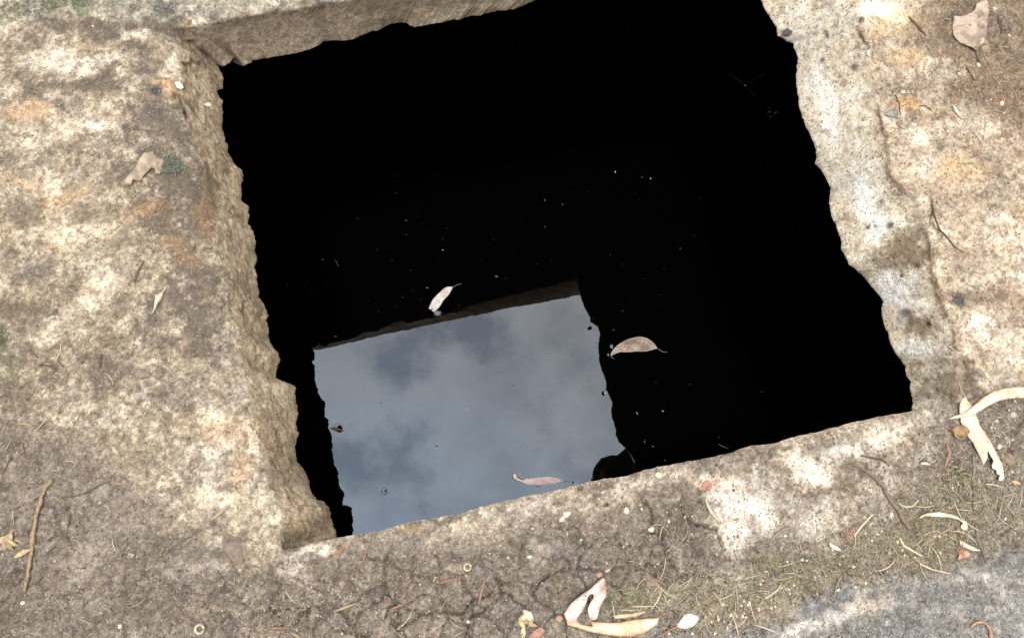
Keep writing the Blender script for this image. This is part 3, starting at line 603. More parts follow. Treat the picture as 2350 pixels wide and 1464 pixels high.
def blade(name, outline, label, cat='leaf', ground=True, lift=.002, arch=.004, base=(220,190,150), tint=None, spots=0.0, holes=(), stem=None,
          stem_r=.0008, stem_col=None, axis_pts=None, rib=.5, material=None, group=None, curl=None, seed=0, follow=.8, thick=.0005, step=.0022, edge=None):
    """a leaf or flake cut to an outline, laid on the slab or floated on the water"""
    z0 = 0.0 if ground else ZW
    O = to_world(outline, z0); 
    if ground:
        zc = float(np.mean(fit_z(O))); O = to_world(outline, zc + lift)
    cen = O.mean(0)
    L = resample(np.vstack([O, O[:1]]), max(12, int(np.linalg.norm(np.diff(np.vstack([O, O[:1]]), axis=0), axis=1).sum()/step)))[:-1]
    Hs = [to_world(h, z0) for h in holes]
    lo, hi = O.min(0), O.max(0)
    gx, gy = np.meshgrid(np.arange(lo[0], hi[0], step), np.arange(lo[1], hi[1], step)); G = np.c_[gx.ravel(), gy.ravel()] + rng.normal(size=(gx.size, 2))*step*.12
    k = inside(G, L); dd, _ = dist_poly(G, np.vstack([L, L[:1]])); k &= dd > step*.45
    for h in Hs:
        kd, _ = dist_poly(G, np.vstack([h, h[:1]])); k &= ~inside(G, h) & (kd > step*.35)
    G = G[k]
    pts = [Vector(map(float, q)) for q in L]; edges = [(i, (i+1) % len(L)) for i in range(len(L))]
    for h in Hs:
        h = resample(np.vstack([h, h[:1]]), max(8, len(h)*2))[:-1]; o0 = len(pts)
        pts += [Vector(map(float, q)) for q in h]; edges += [(o0 + i, o0 + (i+1) % len(h)) for i in range(len(h))]
    pts += [Vector(map(float, q)) for q in G]
    vs, _, fs, _, _, _ = delaunay_2d_cdt(pts, edges, [], 1 if not Hs else 1, 1e-6)
    V = np.array([[v[0], v[1]] for v in vs]); 
    F = []
    for f in fs:
        c = V[list(f)].mean(0)[None]
        if not inside(c, L)[0]: continue
        if any(inside(c, h)[0] for h in Hs): continue
        a = V[list(f)]; ar = (a[1]-a[0])[0]*(a[2]-a[0])[1]-(a[1]-a[0])[1]*(a[2]-a[0])[0]
        F.append(tuple(f) if ar > 0 else tuple(f)[::-1])
    # the long axis of the leaf
    if axis_pts is None:
        c = L - L.mean(0); u, s_, vt = np.linalg.svd(c, full_matrices=False); ax = vt[0]; A = np.array([L.mean(0) + ax*(c@ax).min(), L.mean(0) + ax*(c@ax).max()])
    else: A = to_world(axis_pts, z0)
    A = resample(A, 30)
    da, qa = dist_poly(V, A); de, _ = dist_poly(V, np.vstack([L, L[:1]]))
    half = max(de.max(), 1e-4)
    P3 = np.c_[V, np.zeros(len(V))] + seed*3.1
    zz = arch*(1 - np.clip(da/half, 0, 1)**2) + .25*arch*fbm(P3, 60, 2, seed + 5)
    zz += rib*.0006*np.exp(-(da/.0009)**2)
    if curl is not None:                       # (u, v, radius px, height): lifted corners
        for (u, v, r, hgt) in curl:
            q = px(u, v, z0); zz += hgt*np.exp(-((V - q)**2).sum(1)/(2*(r/1700)**2))
    if ground:
        hh = fit_z(V); zl = zc + (hh - zc)*follow + lift + zz
        zl = np.maximum(zl, hh + .0008)
    else: zl = ZW + lift + zz
    n = len(V)
    used = sorted({i for f in F for i in f}); re = {v: i for i, v in enumerate(used)}
    F = [tuple(re[i] for i in f) for f in F]; V = V[used]; zl = zl[used]; da = da[used]; de = de[used]; P3 = P3[used]; n = len(V)
    ec = {}
    for f in F:
        for i in range(len(f)):
            e = (f[i], f[(i+1) % len(f)]); ec[e] = 1
    FF = list(F) + [tuple(n + i for i in f)[::-1] for f in F]
    for (a, b) in ec:
        if (b, a) not in ec: FF.append((b, a, n + a, n + b))
    o3 = np.array([cen[0], cen[1], float(zl.mean())])
    VV = np.vstack([np.c_[V, zl], np.c_[V, zl - thick]]) - o3
    # colour: blotches, midrib, darker rim, spots of decay
    b0 = alb(base); t0 = alb(tint) if tint is not None else b0*.72
    m1 = sst(fbm(P3, 45, 3, seed + 11), -.5, .6)[:, None]
    col = b0*(1 - m1) + t0*m1
    col = col*(1 + .24*fbm(P3, 260, 3, seed + 12) + .12*fbm(P3, 90, 2, seed + 14))[:, None]
    col = col*(1 - .28*np.exp(-(de/.0008)**2))[:, None]
    if rib > 0: col = col*(1 + .22*rib*np.exp(-(da/.0008)**2) - .10*rib*np.exp(-((da - .0019)/.0008)**2))[:, None]
    if rib > .15:
        tt = np.hypot(*(qa[used] - A[0]).T); ph_ = ((tt + .9*da)/.0034) % 1.0
        col = col*(1 + .13*np.exp(-((ph_ - .5)/.13)**2)*(da > .001))[:, None]
    if spots: 
        f1, f2, c = worley(P3, 190, seed + 3); k = (c < spots)*sst(.36 - f1, 0, .12); col = col*(1 - .62*k[:, None])
    if edge is not None: col = col + (alb(edge) - col)*np.exp(-(de/.0016)**2)[:, None]*.7
    o = new_obj(name, VV, FF, material or M_LEAF)
    set_attr(o.data, 'albedo', np.clip(np.vstack([col, col*.9]), .01, .75))
    o.location = o3
    o['label'] = label; o['category'] = cat
    if group: o['group'] = group
    if stem is not None:
        S_ = to_world(stem, z0 if not ground else zc + lift)
        dz, _ = dist_poly(S_[:1], np.vstack([V, V[:1]]))
        zs = (fit_z(S_) + lift + .0006) if ground else np.full(len(S_), ZW + lift + .0003)
        j = int(((V - S_[0])**2).sum(1).argmin()); zs = np.array(zs, float); zs[0] = zl[j]
        m_ = M_STRAW[3] if stem_col is None else stem_col
        tube('stalk', np.c_[S_, zs], stem_r*np.linspace(1.3, .8, len(S_)), m_, parent=o, origin=o3)
    return o

def tube_mesh(P, R, sides_=6, flat=1.0):
    P = np.asarray(P, float); n = len(P); R = np.broadcast_to(np.asarray(R, float), (n,))
    T = np.gradient(P, axis=0); T /= np.linalg.norm(T, axis=1, keepdims=True) + 1e-12
    up = np.array([0, 0, 1.0]); S1 = np.cross(T, up); S1 /= np.linalg.norm(S1, axis=1, keepdims=True) + 1e-9; S2 = np.cross(S1, T)
    V = []; 
    for i in range(n):
        for k in range(sides_):
            a = 2*math.pi*k/sides_; V.append(P[i] + R[i]*(math.cos(a)*S1[i] + math.sin(a)*S2[i]*flat))
    V.append(P[0]); V.append(P[-1]); F = []
    for i in range(n - 1):
        for k in range(sides_): k2 = (k+1) % sides_; F.append((i*sides_+k, i*sides_+k2, (i+1)*sides_+k2, (i+1)*sides_+k))
    for k in range(sides_):
        k2 = (k+1) % sides_; F.append((k2, k, n*sides_)); F.append(((n-1)*sides_+k, (n-1)*sides_+k2, n*sides_+1))
    return np.array(V), F
def tube(name, P, R, material, parent=None, origin=None, flat=1.0, sides_=6, smooth=True, n=None, rough=0.0, **props):
    P = resample(P, n or max(6, len(P)*3)); R = np.interp(np.linspace(0, 1, len(P)), np.linspace(0, 1, np.size(R)), np.atleast_1d(R))
    if rough: P = P + rng.normal(size=P.shape)*rough; R = R*(1 + rng.normal(size=len(R))*.12)
    o3 = P.mean(0) if origin is None else np.asarray(origin)
    V, F = tube_mesh(P - o3, R, sides_, flat)
    o = new_obj(name, V, F, material, parent, smooth, **props)
    if parent is None: o.location = o3
    return o
def lie(pts, lift, r=0): 
    W = to_world(pts, 0); W = resample(W, max(8, len(W)*3)); z = fit_z(W); 
    # a stiff thing rests on the high spots
    zz = np.maximum(np.convolve(np.r_[[z[0]]*3, z, [z[-1]]*3], np.ones(7)/7, 'valid'), z - .0005)
    W = to_world_z(pts, len(W), float(np.mean(zz)) + lift)
    return np.c_[W, zz + lift + r]
def to_world_z(pts, n, z): return resample(to_world(pts, z), n)
def twig(name, pts, r, material, label, cat, **kw):
    P = lie(pts, .0004, np.max(r)*.9)
    return tube(name, P, r, material, label=label, category=cat, **kw)

def pebble(name, u, v, size, material, label, cat='pebble', ground=True, flat=.6, seed=0, ang=0, aspect=1.3, group=None, sink=.35, parent=None, wall_z=None):
    rr = np.random.default_rng(seed + 100)
    import bmesh
    bm = bmesh.new(); bmesh.ops.create_icosphere(bm, subdivisions=2, radius=1.0)
    V = np.array([v_.co[:] for v_ in bm.verts]); F = [tuple(x.index for x in f.verts) for f in bm.faces]; bm.free()
    V = V*(1 + .42*fbm(V*1.0 + seed*7, 1.3, 3, seed))[:, None]
    V = V*np.array([size*aspect, size, size*flat]); c, s = math.cos(ang), math.sin(ang); V = V @ np.array([[c, s, 0], [-s, c, 0], [0, 0, 1]])
    if wall_z is not None: q = px(u, v, wall_z); z = wall_z
    elif ground: q = px(u, v, 0); z = zat(*q); q = px(u, v, z)
    else: q = px(u, v, ZW); z = ZW
    o = new_obj(name, V, F, material, smooth=False)
    o.location = (q[0], q[1], z + size*flat*(1 - 2*sink)); o['label'] = label; o['category'] = cat
    if group: o['group'] = group
    return o

# ------------------------------------------------------------------ leaves floating on the water
zA = lambda pts: Z(940, 620, 12.2, pts)
blade('floating_leaf', zA([(540,1080),(560,1010),(620,870),(690,770),(780,680),(880,590),(960,510),(1050,470),(1140,465),(1215,480),(1180,550),(1100,690),(1000,790),(940,860),(860,1000),(770,1110),(700,1175),(650,1165),(615,1130),(630,1085),(590,1110)]),
      'pale pinkish cream leaf floating on black water just above the sky reflection', ground=False, lift=.0006, arch=.0016, base=(255,250,244), tint=(244,228,210), rib=.5,
      stem=zA([(1205,485),(1290,435),(1380,400),(1455,380)]), stem_r=.0007, stem_col=M_STRAW[2], axis_pts=zA([(650,1150),(760,900),(930,680),(1100,540),(1215,480)]), seed=1, spots=.03, step=.0014)
zB = lambda pts: Z(1360, 740, 11.75, pts)
blade('floating_leaf', zB([(480,880),(510,800),(560,720),(640,640),(730,570),(850,500),(960,450),(1100,410),(1240,383),(1340,390),(1450,420),(1540,470),(1620,520),(1690,620),(1740,700),(1690,715),(1580,750),(1450,780),(1300,785),(1150,785),(1000,800),(900,805),(750,800),(650,830),(560,870),(500,900)]),
      'spotted brown crescent leaf floating on black water right of the sky reflection', ground=False, lift=.0006, arch=.0018, base=(196,176,158), tint=(156,134,114), rib=.4, edge=(224,210,194),
      stem=zB([(1730,700),(1800,740),(1880,790),(1950,802),(2010,795)]), stem_r=.0006, stem_col=M_STRAW[2], axis_pts=zB([(490,890),(700,760),(950,690),(1300,650),(1600,670),(1740,700)]), seed=2, spots=.34, step=.0014)
tube('stem_bit', np.c_[to_world(zB([(485,895),(510,935),(575,985)]), ZW), np.full(3, ZW + .0005)], .0005, M_STRAW[2], parent=bpy.data.objects['floating_leaf.001'], origin=bpy.data.objects['floating_leaf.001'].location)
bpy.data.objects['stem_bit'].name = 'leaf_tip'
zC = lambda pts: Z(1150, 1040, 11.75, pts)
lw = blade('floating_leaf', zC([(310,600),(345,540),(420,590),(530,640),(640,680),(760,690),(850,670),(1000,650),(1200,635),(1320,635),(1450,655),(1560,680),(1640,730),(1700,745),(1600,770),(1450,820),(1300,835),(1150,850),(1000,855),(850,855),(700,835),(620,810),(560,770),(430,730),(330,690)]),
      'narrow pink leaf with a curled brown end floating across the reflected sky', ground=False, lift=.0006, arch=.0012, base=(255,226,220), tint=(246,210,204), rib=.3, edge=(255,240,232),
      stem=zC([(1690,745),(1780,750),(1900,764)]), stem_r=.0004, stem_col=M_STRAW[0], axis_pts=zC([(330,640),(600,740),(900,760),(1300,740),(1700,745)]), curl=((1180,1092,10,.006),), seed=3, spots=.03, step=.0014)
tube('curled_end', np.c_[to_world(zC([(330,540),(370,590),(450,650),(560,700),(640,700)]), ZW), ZW + np.array([.0030, .0045, .0048, .0035, .0018])], [.0016, .0021, .0022, .0018, .0008], simple_mat('curled_brown_leaf', (168,138,112), .7, .2, 400.), parent=lw, origin=lw.location, flat=.6)
blade('floating_leaf', [(757,983),(763,980),(772,980),(782,984),(788,987),(786,990),(775,988),(765,987)], 'tiny curled brown leaf scrap on the left edge of the sky reflection', ground=False, lift=.0009, arch=.002, base=(178,142,112), seed=4, rib=0, step=.0012)

# ------------------------------------------------------------------ leaves and bark on the slab
zD = lambda pts: Z(2140, 0, 8.133, pts)
blade('dry_leaf', zD([(410,290),(500,300),(620,290),(700,260),(770,200),(790,110),(870,60),(960,45),(1030,110),(1035,250),(1015,400),(1000,560),(985,700),(960,800),(900,870),(830,930),(800,985),(760,990),(690,920),(600,870),(520,800),(440,700),(400,600),(385,500),(400,400)]),
      'broad grey brown leaf with a bite out of its top left', lift=.003, arch=.005, base=(204,182,164), tint=(160,142,128), spots=.1, axis_pts=zD([(900,60),(740,600),(790,980)]),
      stem=zD([(785,975),(815,1060),(850,1130),(900,1180)]), stem_r=.0011, stem_col=M_STRAW[2], seed=5, rib=.7,
      holes=[zD([(400,462),(520,515),(620,570),(715,612),(610,555),(500,500)]), zD([(755,768),(850,745),(960,715),(850,735)])])
zE = lambda pts: Z(2120, 860, 5.63, pts)
blade('dry_leaf', zE([(515,285),(480,320),(455,400),(450,480),(470,600),(500,680),(560,790),(630,890),(690,990),(740,1090),(770,1170),(800,1090),(790,985),(830,1060),(870,1120),(855,1170),(870,1220),(910,1230),(930,1295),(965,1295),(950,1370),(1000,1370),(1030,1320),(1010,1200),(960,1080),(900,970),(850,850),(780,740),(720,660),(710,590),(680,500),(620,400),(560,330)]),
      'long cream leaf with a ragged split lower end at the right corner of the hole', lift=.0035, arch=.005, base=(252,236,208), tint=(236,212,184), spots=.02, axis_pts=zE([(515,285),(560,600),(700,850),(900,1150),(990,1350)]),
      stem=zE([(520,300),(490,230),(440,110)]), stem_r=.0014, stem_col=M_STRAW[1], seed=6, rib=.5)
blade('dry_leaf', zE([(285,577),(380,537),(440,520),(500,500),(600,430),(700,350),(800,270),(900,215),(1050,175),(1200,158),(1330,160),(1480,190),(1600,250),(1700,340),(1580,330),(1450,315),(1330,305),(1200,300),(1050,320),(950,345),(850,390),(750,450),(650,510),(550,545),(450,562),(360,573)]),
      'narrow arched pale leaf lying across the long cream leaf', lift=.010, arch=.004, base=(254,240,214), tint=(240,214,180), axis_pts=zE([(290,575),(600,490),(850,320),(1200,230),(1700,330)]), seed=7, rib=.2, follow=.3)
zF = lambda pts: Z(1260, 1280, 6.184, pts)
blade('dry_leaf', zF([(235,880),(300,870),(400,885),(430,930),(570,965),(612,962),(582,895),(700,905),(850,915),(1000,910),(1200,870),(1400,850),(1500,850),(1560,828),(1520,940),(1420,1020),(1330,1080),(1200,1112),(1050,1115),(900,1105),(750,1080),(550,1040),(400,990),(250,950)]),
      'long smooth peach leaf at the bottom, its stalk pointing to the white leaf', lift=.003, arch=.005, base=(250,228,196), tint=(238,208,172), axis_pts=zF([(250,900),(600,1000),(1000,1000),(1350,950),(1560,830)]), edge=(196,140,96),
      stem=zF([(1550,835),(1600,800),(1650,785),(1725,800)]), stem_r=.0011, stem_col=M_STRAW[3], seed=8, rib=.2)
blade('dry_leaf', zF([(720,285),(760,330),(790,370),(800,440),(790,530),(760,600),(740,640),(725,700),(715,740),(700,800),(670,870),(590,885),(565,830),(545,780),(535,700),(550,640),(585,580),(580,520),(525,515),(500,560),(490,620),(480,700),(450,780),(400,850),(405,900),(300,930),(225,880),(200,790),(290,650),(420,530),(560,420),(650,340)]),
      'torn pink and white leaf standing up in a peak with a hole in it', lift=.005, arch=.012, base=(250,234,224), tint=(214,172,160), spots=.06, axis_pts=zF([(720,285),(520,520),(230,880)]), seed=9, rib=0,
      curl=((1372,1345,26,.010),(1330,1370,22,.010)))
blade('dry_leaf', zF([(1800,970),(1860,880),(1920,800),(1990,780),(2070,810),(2120,835),(2090,920),(2050,970),(1950,1005),(1870,1000),(1820,975)]),
      'small rounded white leaf on a pink stalk near the bottom edge', lift=.003, arch=.003, base=(255,252,244), tint=(250,240,226), stem=zF([(1815,970),(1760,990),(1700,1025),(1600,1088)]), stem_r=.0011,
      stem_col=simple_mat('pink_stalk', (214,150,130), .6), seed=10, rib=.1)
blade('bark_flake', Z(240,330,10.455,[(500,1000),(520,930),(545,860),(640,760),(770,600),(850,430),(950,250),(1050,230),(1160,180),(1190,240),(1280,350),(1420,370),(1450,450),(1400,600),(1330,720),(1220,720),(1200,600),(1100,590),(1060,650),(960,750),(870,890),(770,900),(700,890),(650,1030),(570,1040)]),
      'bent pale flake of bark with one white end on the left side', cat='bark', lift=.003, arch=.006, base=(204,184,160), tint=(170,152,132), seed=11, rib=0, spots=.05, axis_pts=Z(240,330,10.455,[(560,960),(1000,350),(1350,500)]))
bf = bpy.data.objects['bark_flake']
blade('leaf_scrap', Z(320,640,14.64,[(380,1240),(440,1130),(500,980),(525,700),(525,520),(590,520),(620,550),(740,480),(820,510),(740,680),(620,850),(550,1000),(470,1150)]),
      'small forked cream leaf scrap on the dark left side', cat='leaf scrap', lift=.0025, arch=.003, base=(238,228,206), tint=(222,206,184), seed=12, rib=0, stem=Z(320,640,14.64,[(780,480),(840,400),(900,300)]), stem_r=.0014, stem_col=M_STRAW[0], axis_pts=Z(320,640,14.64,[(380,1240),(640,700),(800,500)]), step=.0014)
blade('flattened_leaf', Z(0,940,2.794,[(1420,850),(1430,810),(1480,798),(1530,850),(1560,920),(1555,980),(1540,1005),(1480,960),(1440,900)]),
      'dull brown flattened leaf stuck to the slab left of the lower left corner', lift=.0012, arch=.002, base=(150,132,120), tint=(120,104,94), seed=13, rib=.8, spots=.2, edge=(176,156,136), follow=1.0, axis_pts=Z(0,940,2.794,[(1450,810),(1500,900),(1543,1000)]))
zG = lambda pts: Z(1850, 1150, 4.662, pts)
blade('curled_leaf', zG([(1200,185),(1230,150),(1300,122),(1420,116),(1520,130),(1620,160),(1700,215),(1750,290),(1700,312),(1655,285),(1668,232),(1600,195),(1500,172),(1420,170),(1350,165),(1270,165)]), 'white curled leaf with two thin tips beside the thick grey twig', lift=.004, arch=.004, base=(252,244,222), tint=(240,226,194), seed=14, rib=0)
blade('leaf_scrap', zG([(1630,405),(1700,440),(1780,478),(1862,530),(1800,532),(1700,495),(1650,470)]), 'narrow white pointed leaf scrap in the straw at the right', cat='leaf scrap', lift=.004, arch=.002, base=(252,244,220), tint=(240,226,196), seed=15, rib=0)
blade('leaf_scrap', zG([(235,440),(300,458),(352,490),(378,537),(310,520),(252,482)]), 'white diamond shaped leaf scrap among the litter', cat='leaf scrap', lift=.004, arch=.002, base=(255,250,230), tint=(246,236,208), seed=16, rib=0, step=.0016)
blade('leaf_scrap', zG([(1650,508),(1700,525),(1755,560),(1740,600),(1680,610),(1605,628),(1630,560)]), 'orange red and peach leaf scrap at the edge of the grey slab', cat='leaf scrap', lift=.003, arch=.003, base=(226,188,156), tint=(184,112,84), seed=17, rib=0, step=.0016)
blade('leaf_scrap', zG([(430,325),(500,325),(525,345),(505,360),(440,350)]), 'small bright red scrap under a straw', cat='leaf scrap', lift=.002, arch=.001, base=(192,124,98), tint=(170,104,80), seed=18, rib=0, step=.0014)
blade('leaf_scrap', [(1212,1462),(1222,1448),(1240,1436),(1252,1446),(1240,1462),(1228,1480)], 'red brown leaf scrap cut by the bottom edge', cat='leaf scrap', lift=.002, arch=.002, base=(196,156,136), tint=(176,128,108), seed=19, rib=0, step=.0016)
blade('leaf_scrap', zE([(1120,1372),(1190,1355),(1255,1412),(1180,1420)]), 'small orange scrap right of the split leaf end', cat='leaf scrap', lift=.002, arch=.002, base=(232,192,150), tint=(214,166,122), seed=20, rib=0, step=.0014, stem=zE([(1125,1378),(1050,1395),(990,1385)]), stem_r=.0005)
blade('bark_flake', zF([(900,815),(1000,790),(1150,785),(1350,750),(1370,765),(1230,840),(1100,850),(940,865)]), 'pale splinter of bark lying above the long peach leaf', cat='bark', lift=.003, arch=.002, base=(244,226,190), tint=(214,190,150), seed=21, rib=0)
blade('bark_flake', zF([(1340,200),(1400,190),(1480,260),(1570,340),(1560,400),(1480,410),(1400,320)]), 'flat grey brown bark chip in the cracked mud', cat='bark', lift=.0012, arch=.001, base=(150,132,118), tint=(128,110,98), seed=22, rib=0)
blade('leaf_scrap', zF([(75,870),(120,810),(185,815),(205,870),(150,915)]), 'dull orange scrap left of the torn pink leaf', cat='leaf scrap', lift=.0015, arch=.001, base=(190,150,128), tint=(160,124,106), seed=23, rib=0, step=.0016)
blade('leaf_scrap', zF([(655,230),(720,195),(770,220),(750,270),(690,290)]), 'rust coloured round scrap at the peak of the torn pink leaf', cat='leaf scrap', lift=.002, arch=.001, base=(200,164,142), tint=(184,140,118), seed=24, rib=0, step=.0016)
blade('leaf_scrap', zF([(775,180),(893,125),(865,190),(820,215)]), 'small pale pointed scrap above the torn pink leaf', cat='leaf scrap', lift=.003, arch=.001, base=(228,206,186), tint=(200,176,156), seed=25, rib=0, step=.0016)
blade('leaf_scrap', [(1612,1108),(1622,1100),(1632,1108),(1634,1120),(1620,1128),(1610,1122)], 'rust brown round scrap on the white stained patch', cat='leaf scrap', lift=.001, arch=.001, base=(188,142,116), tint=(160,112,88), seed=26, rib=0, step=.0016)
blade('leaf_scrap', Z(0,940,2.794,[(1335,715),(1370,680),(1420,640),(1500,622),(1440,650),(1400,680),(1360,712)]), 'thin grey brown sickle shaped leaf above the flattened leaf', cat='leaf scrap', lift=.002, arch=.001, base=(190,170,146), tint=(160,140,118), seed=27, rib=0, step=.0016)
# bark slivers
SL = [([(1005,1339),(1030,1331),(1058,1326)], .0022, 'rust brown bark sliver lying level on the mud below the sky reflection', 3),
      ([(1098,1390),(1104,1360),(1114,1322)], .0020, 'upright rust brown bark sliver beside a mud crack', 3),
      ([(765,1403),(790,1394),(820,1383)], .0021, 'tan bark sliver in cracked mud under the dark corner', 1),
      ([(610,1440),(640,1441),(665,1440)], .0024, 'orange brown bark sliver beside the pale ring', 3),
      ([(831,1297),(838,1270),(848,1240)], .0012, 'thin red straw pointing up at the rim', 3),
      ([(893,1398),(910,1392),(928,1386)], .0014, 'short orange sliver among the mud cracks', 3),
      ([(668,1450),(684,1460),(694,1475)], .0020, 'pale brown chip near the bottom edge', 1),
      ([(1040,1462),(1052,1454),(1062,1448)], .0020, 'grey splinter near the bottom edge', 2),
      ([(2085,38),(2105,60),(2124,84)], .0024, 'grey brown bark sliver above the ochre stain', 6),
      ([(2290,38),(2295,58),(2300,78)], .0022, 'dark brown sliver right of the broad leaf', 6),
      ([(2294,315),(2305,310),(2318,307)], .0022, 'orange bark sliver at the right edge', 3),
      ([(2216,150),(2226,168),(2236,188)], .0016, 'brown splinter below the leaf stalk', 6),
      ([(308,650),(316,625),(330,600)], .0016, 'dark reddish brown sliver on the pale left slab', 6),
      ([(260,1108),(272,1110),(288,1112)], .0016, 'small orange sliver left of the dead stem', 3),
      ([(40,973),(55,972),(75,977)], .0014, 'short tan straw at the left border', 1),
      ([(228,848),(231,835),(232,812)], .0016, 'dark brown sliver standing out of the dirt', 6),
      ([(1545,1010),(1560,1017),(1580,1025)], .0, '', 0),
      ([(2172,1015),(2180,1040),(2166,1075)], .0026, 'brown strap of bark left of the split leaf', 3),
      ([(2232,1045),(2236,1075),(2230,1115)], .0028, 'grey strap of bark under the split leaf', 2),
      ([(1975,1045),(2025,1055),(2040,1070)], .0015, 'dark thin twig under the bark strap', 6),
      ([(2070,1010),(2085,1025),(2092,1034)], .0018, 'brown sliver beside the dark twig', 1)]
for pts, r, lab, mi in SL:
    if not r: continue
    P = lie(pts, .0006, r*.4); tube('bark_sliver', P, [r*.35, r, r*.9, r*.3], M_STRAW[mi], flat=.4, label=lab, category='bark sliver')
# twigs and sticks
tw = twig('dead_twig', Z(1510,940,2.794,[(1235,345),(1330,390),(1400,450),(1440,500),(1480,580),(1530,640),(1570,710),(1610,770)]), [.0009, .0018, .0022, .0025, .0030, .0034, .0034, .0026], M_BARK, 'thick grey brown twig slanting through the litter at lower right', 'twig', rough=.0004, sides_=8, n=26)
tube('side_shoot', lie(Z(1510,940,2.794,[(1560,690),(1500,720),(1470,750)]), .001, .001), [.0011, .0005], M_STRAW[2], parent=tw, origin=tw.location)
st = twig('dry_stick', Z(0,940,2.794,[(335,450),(300,500),(268,560),(250,640),(235,700),(215,800),(212,880),(195,980),(180,1080),(165,1165)]), [.0034, .0021, .0029, .0022, .0024, .0028, .0022, .0022, .0024, .0020], M_STICK, 'long tan dry stick at the left border', 'stick', rough=.0003, sides_=8, n=30)
tube('knot', st.location + Vector((0, 0, 0)) and np.array(lie(Z(0,940,2.794,[(345,462),(330,452),(322,446)]), .002, .002)), [.0014, .003, .0018], M_BARK, parent=st, origin=st.location)
twig('curved_stalk', zG([(1752,1350),(1775,1320),(1810,1297),(1860,1288),(1910,1305),(1945,1345),(1965,1400),(1972,1470),(1975,1520)]), [.0012, .0018, .0020, .0022, .0026, .0026], simple_mat('orange_stalk', (212,172,140), .55), 'hooked orange stalk on the grey slab at lower right', 'stalk')
twig('pale_sliver', Z(1510,940,2.794,[(303,565),(312,600),(335,650),(395,725)]), [.0010, .0024, .0026, .0007], M_STRAW[5], 'thin white curved sliver beside the white stain', 'sliver', flat=.5)
twig('pale_sliver', Z(1510,940,2.794,[(1680,345),(1705,345),(1740,353)]), [.0010, .0024, .0008], M_STRAW[5], 'short white sliver right of the twig tip', 'sliver', flat=.5)
twig('pale_sliver', Z(1610,0,3.176,[(1828,775),(1850,815),(1888,862)]), [.0012, .0026, .0008], M_STRAW[5], 'white sliver on the upper right slab', 'sliver', flat=.5)
twig('dead_straw', Z(1510,940,2.794,[(860,752),(800,770),(750,805),(715,855)]), [.0010, .0020, .0018, .0008], M_STRAW[2], 'curved grey straw below the white stain', 'stem', flat=.5)
twig('dead_straw', Z(1510,940,2.794,[(1540,600),(1580,625),(1630,620),(1670,578)]), [.0009, .0014, .0015, .0009], M_STRAW[0], 'small pale smile shaped straw right of the twig', 'straw')
twig('dead_straw', Z(1510,940,2.794,[(1545,820),(1570,870),(1640,910),(1700,940)]), [.0009, .0015, .0013, .0007], M_STRAW[5], 'cream bent straw below the twig', 'straw')
twig('dead_straw', Z(1510,940,2.794,[(1640,940),(1680,990),(1760,1025),(1870,1050)]), [.0009, .0014, .0011, .0010], M_STRAW[0], 'long bent straw reaching onto the grey slab', 'straw')
twig('dead_straw', Z(1510,940,2.794,[(1690,870),(1760,820),(1890,750)]), [.0012, .0016, .0012], M_STRAW[1], 'straight brown straw under the curled white leaf', 'straw')
twig('dead_straw', Z(1510,940,2.794,[(2040,740),(2050,830),(2080,910),(2100,990)]), [.0018, .0018, .0014, .0009], M_STRAW[2], 'grey green stem standing in the straw at far right', 'straw')
twig('dead_straw', Z(1510,940,2.794,[(2015,430),(2020,520),(2010,600),(2015,660)]), [.0010, .0011, .0010, .0007], M_STRAW[6], 'thin dark stem below the split leaf', 'straw')
twig('dead_straw', Z(1510,940,2.794,[(2225,510),(2200,600),(2180,700),(2150,730)]), [.0008, .0010, .0016, .0008], M_STRAW[2], 'forked thin stem at the right border', 'straw')
twig('dead_straw', Z(1510,940,2.794,[(905,850),(980,890),(1060,940),(1110,1000)]), [.0008, .0012, .0012, .0007], M_STRAW[3], 'long reddish straw crossing the moss', 'straw')
twig('dead_straw', Z(1510,940,2.794,[(670,1215),(720,1190),(770,1150),(795,1110)]), [.0008, .0016, .0015, .0008], M_STRAW[0], 'yellow straw above the heap of seeds', 'straw')
twig('dead_straw', Z(1510,940,2.794,[(1255,810),(1310,740),(1375,670)]), [.0010, .0012, .0010], M_STRAW[5], 'straight cream straw pointing away from the red scrap', 'straw')
twig('root_strand', Z(1610,450,2.928,[(1545,55),(1570,150),(1595,225),(1640,270),(1700,350),(1760,385)]), [.0014, .0013, .0011, .0012, .0011, .0006], M_STRAW[6], 'thin dark root strand running down the right side', 'root')
twig('root_strand', Z(1750,0,4.88,[(1430,1025),(1490,1080),(1530,1170),(1548,1290)]), [.0006, .0009, .0009, .0006], M_STRAW[6], 'thin bow shaped root on the upper right slab', 'root')
twig('root_strand', Z(1750,0,4.88,[(1750,1195),(1800,1185),(1860,1215),(1900,1260)]), [.0007, .0011, .0010, .0006], M_STRAW[6], 'short arched dark root near the small stone', 'root')
twig('root_strand', Z(0,940,2.794,[(400,565),(470,560),(550,535),(640,480),(710,455)]), [.0007, .0010, .0010, .0007], M_STRAW[6], 'thin grey dead stem on the lower left dirt', 'root')
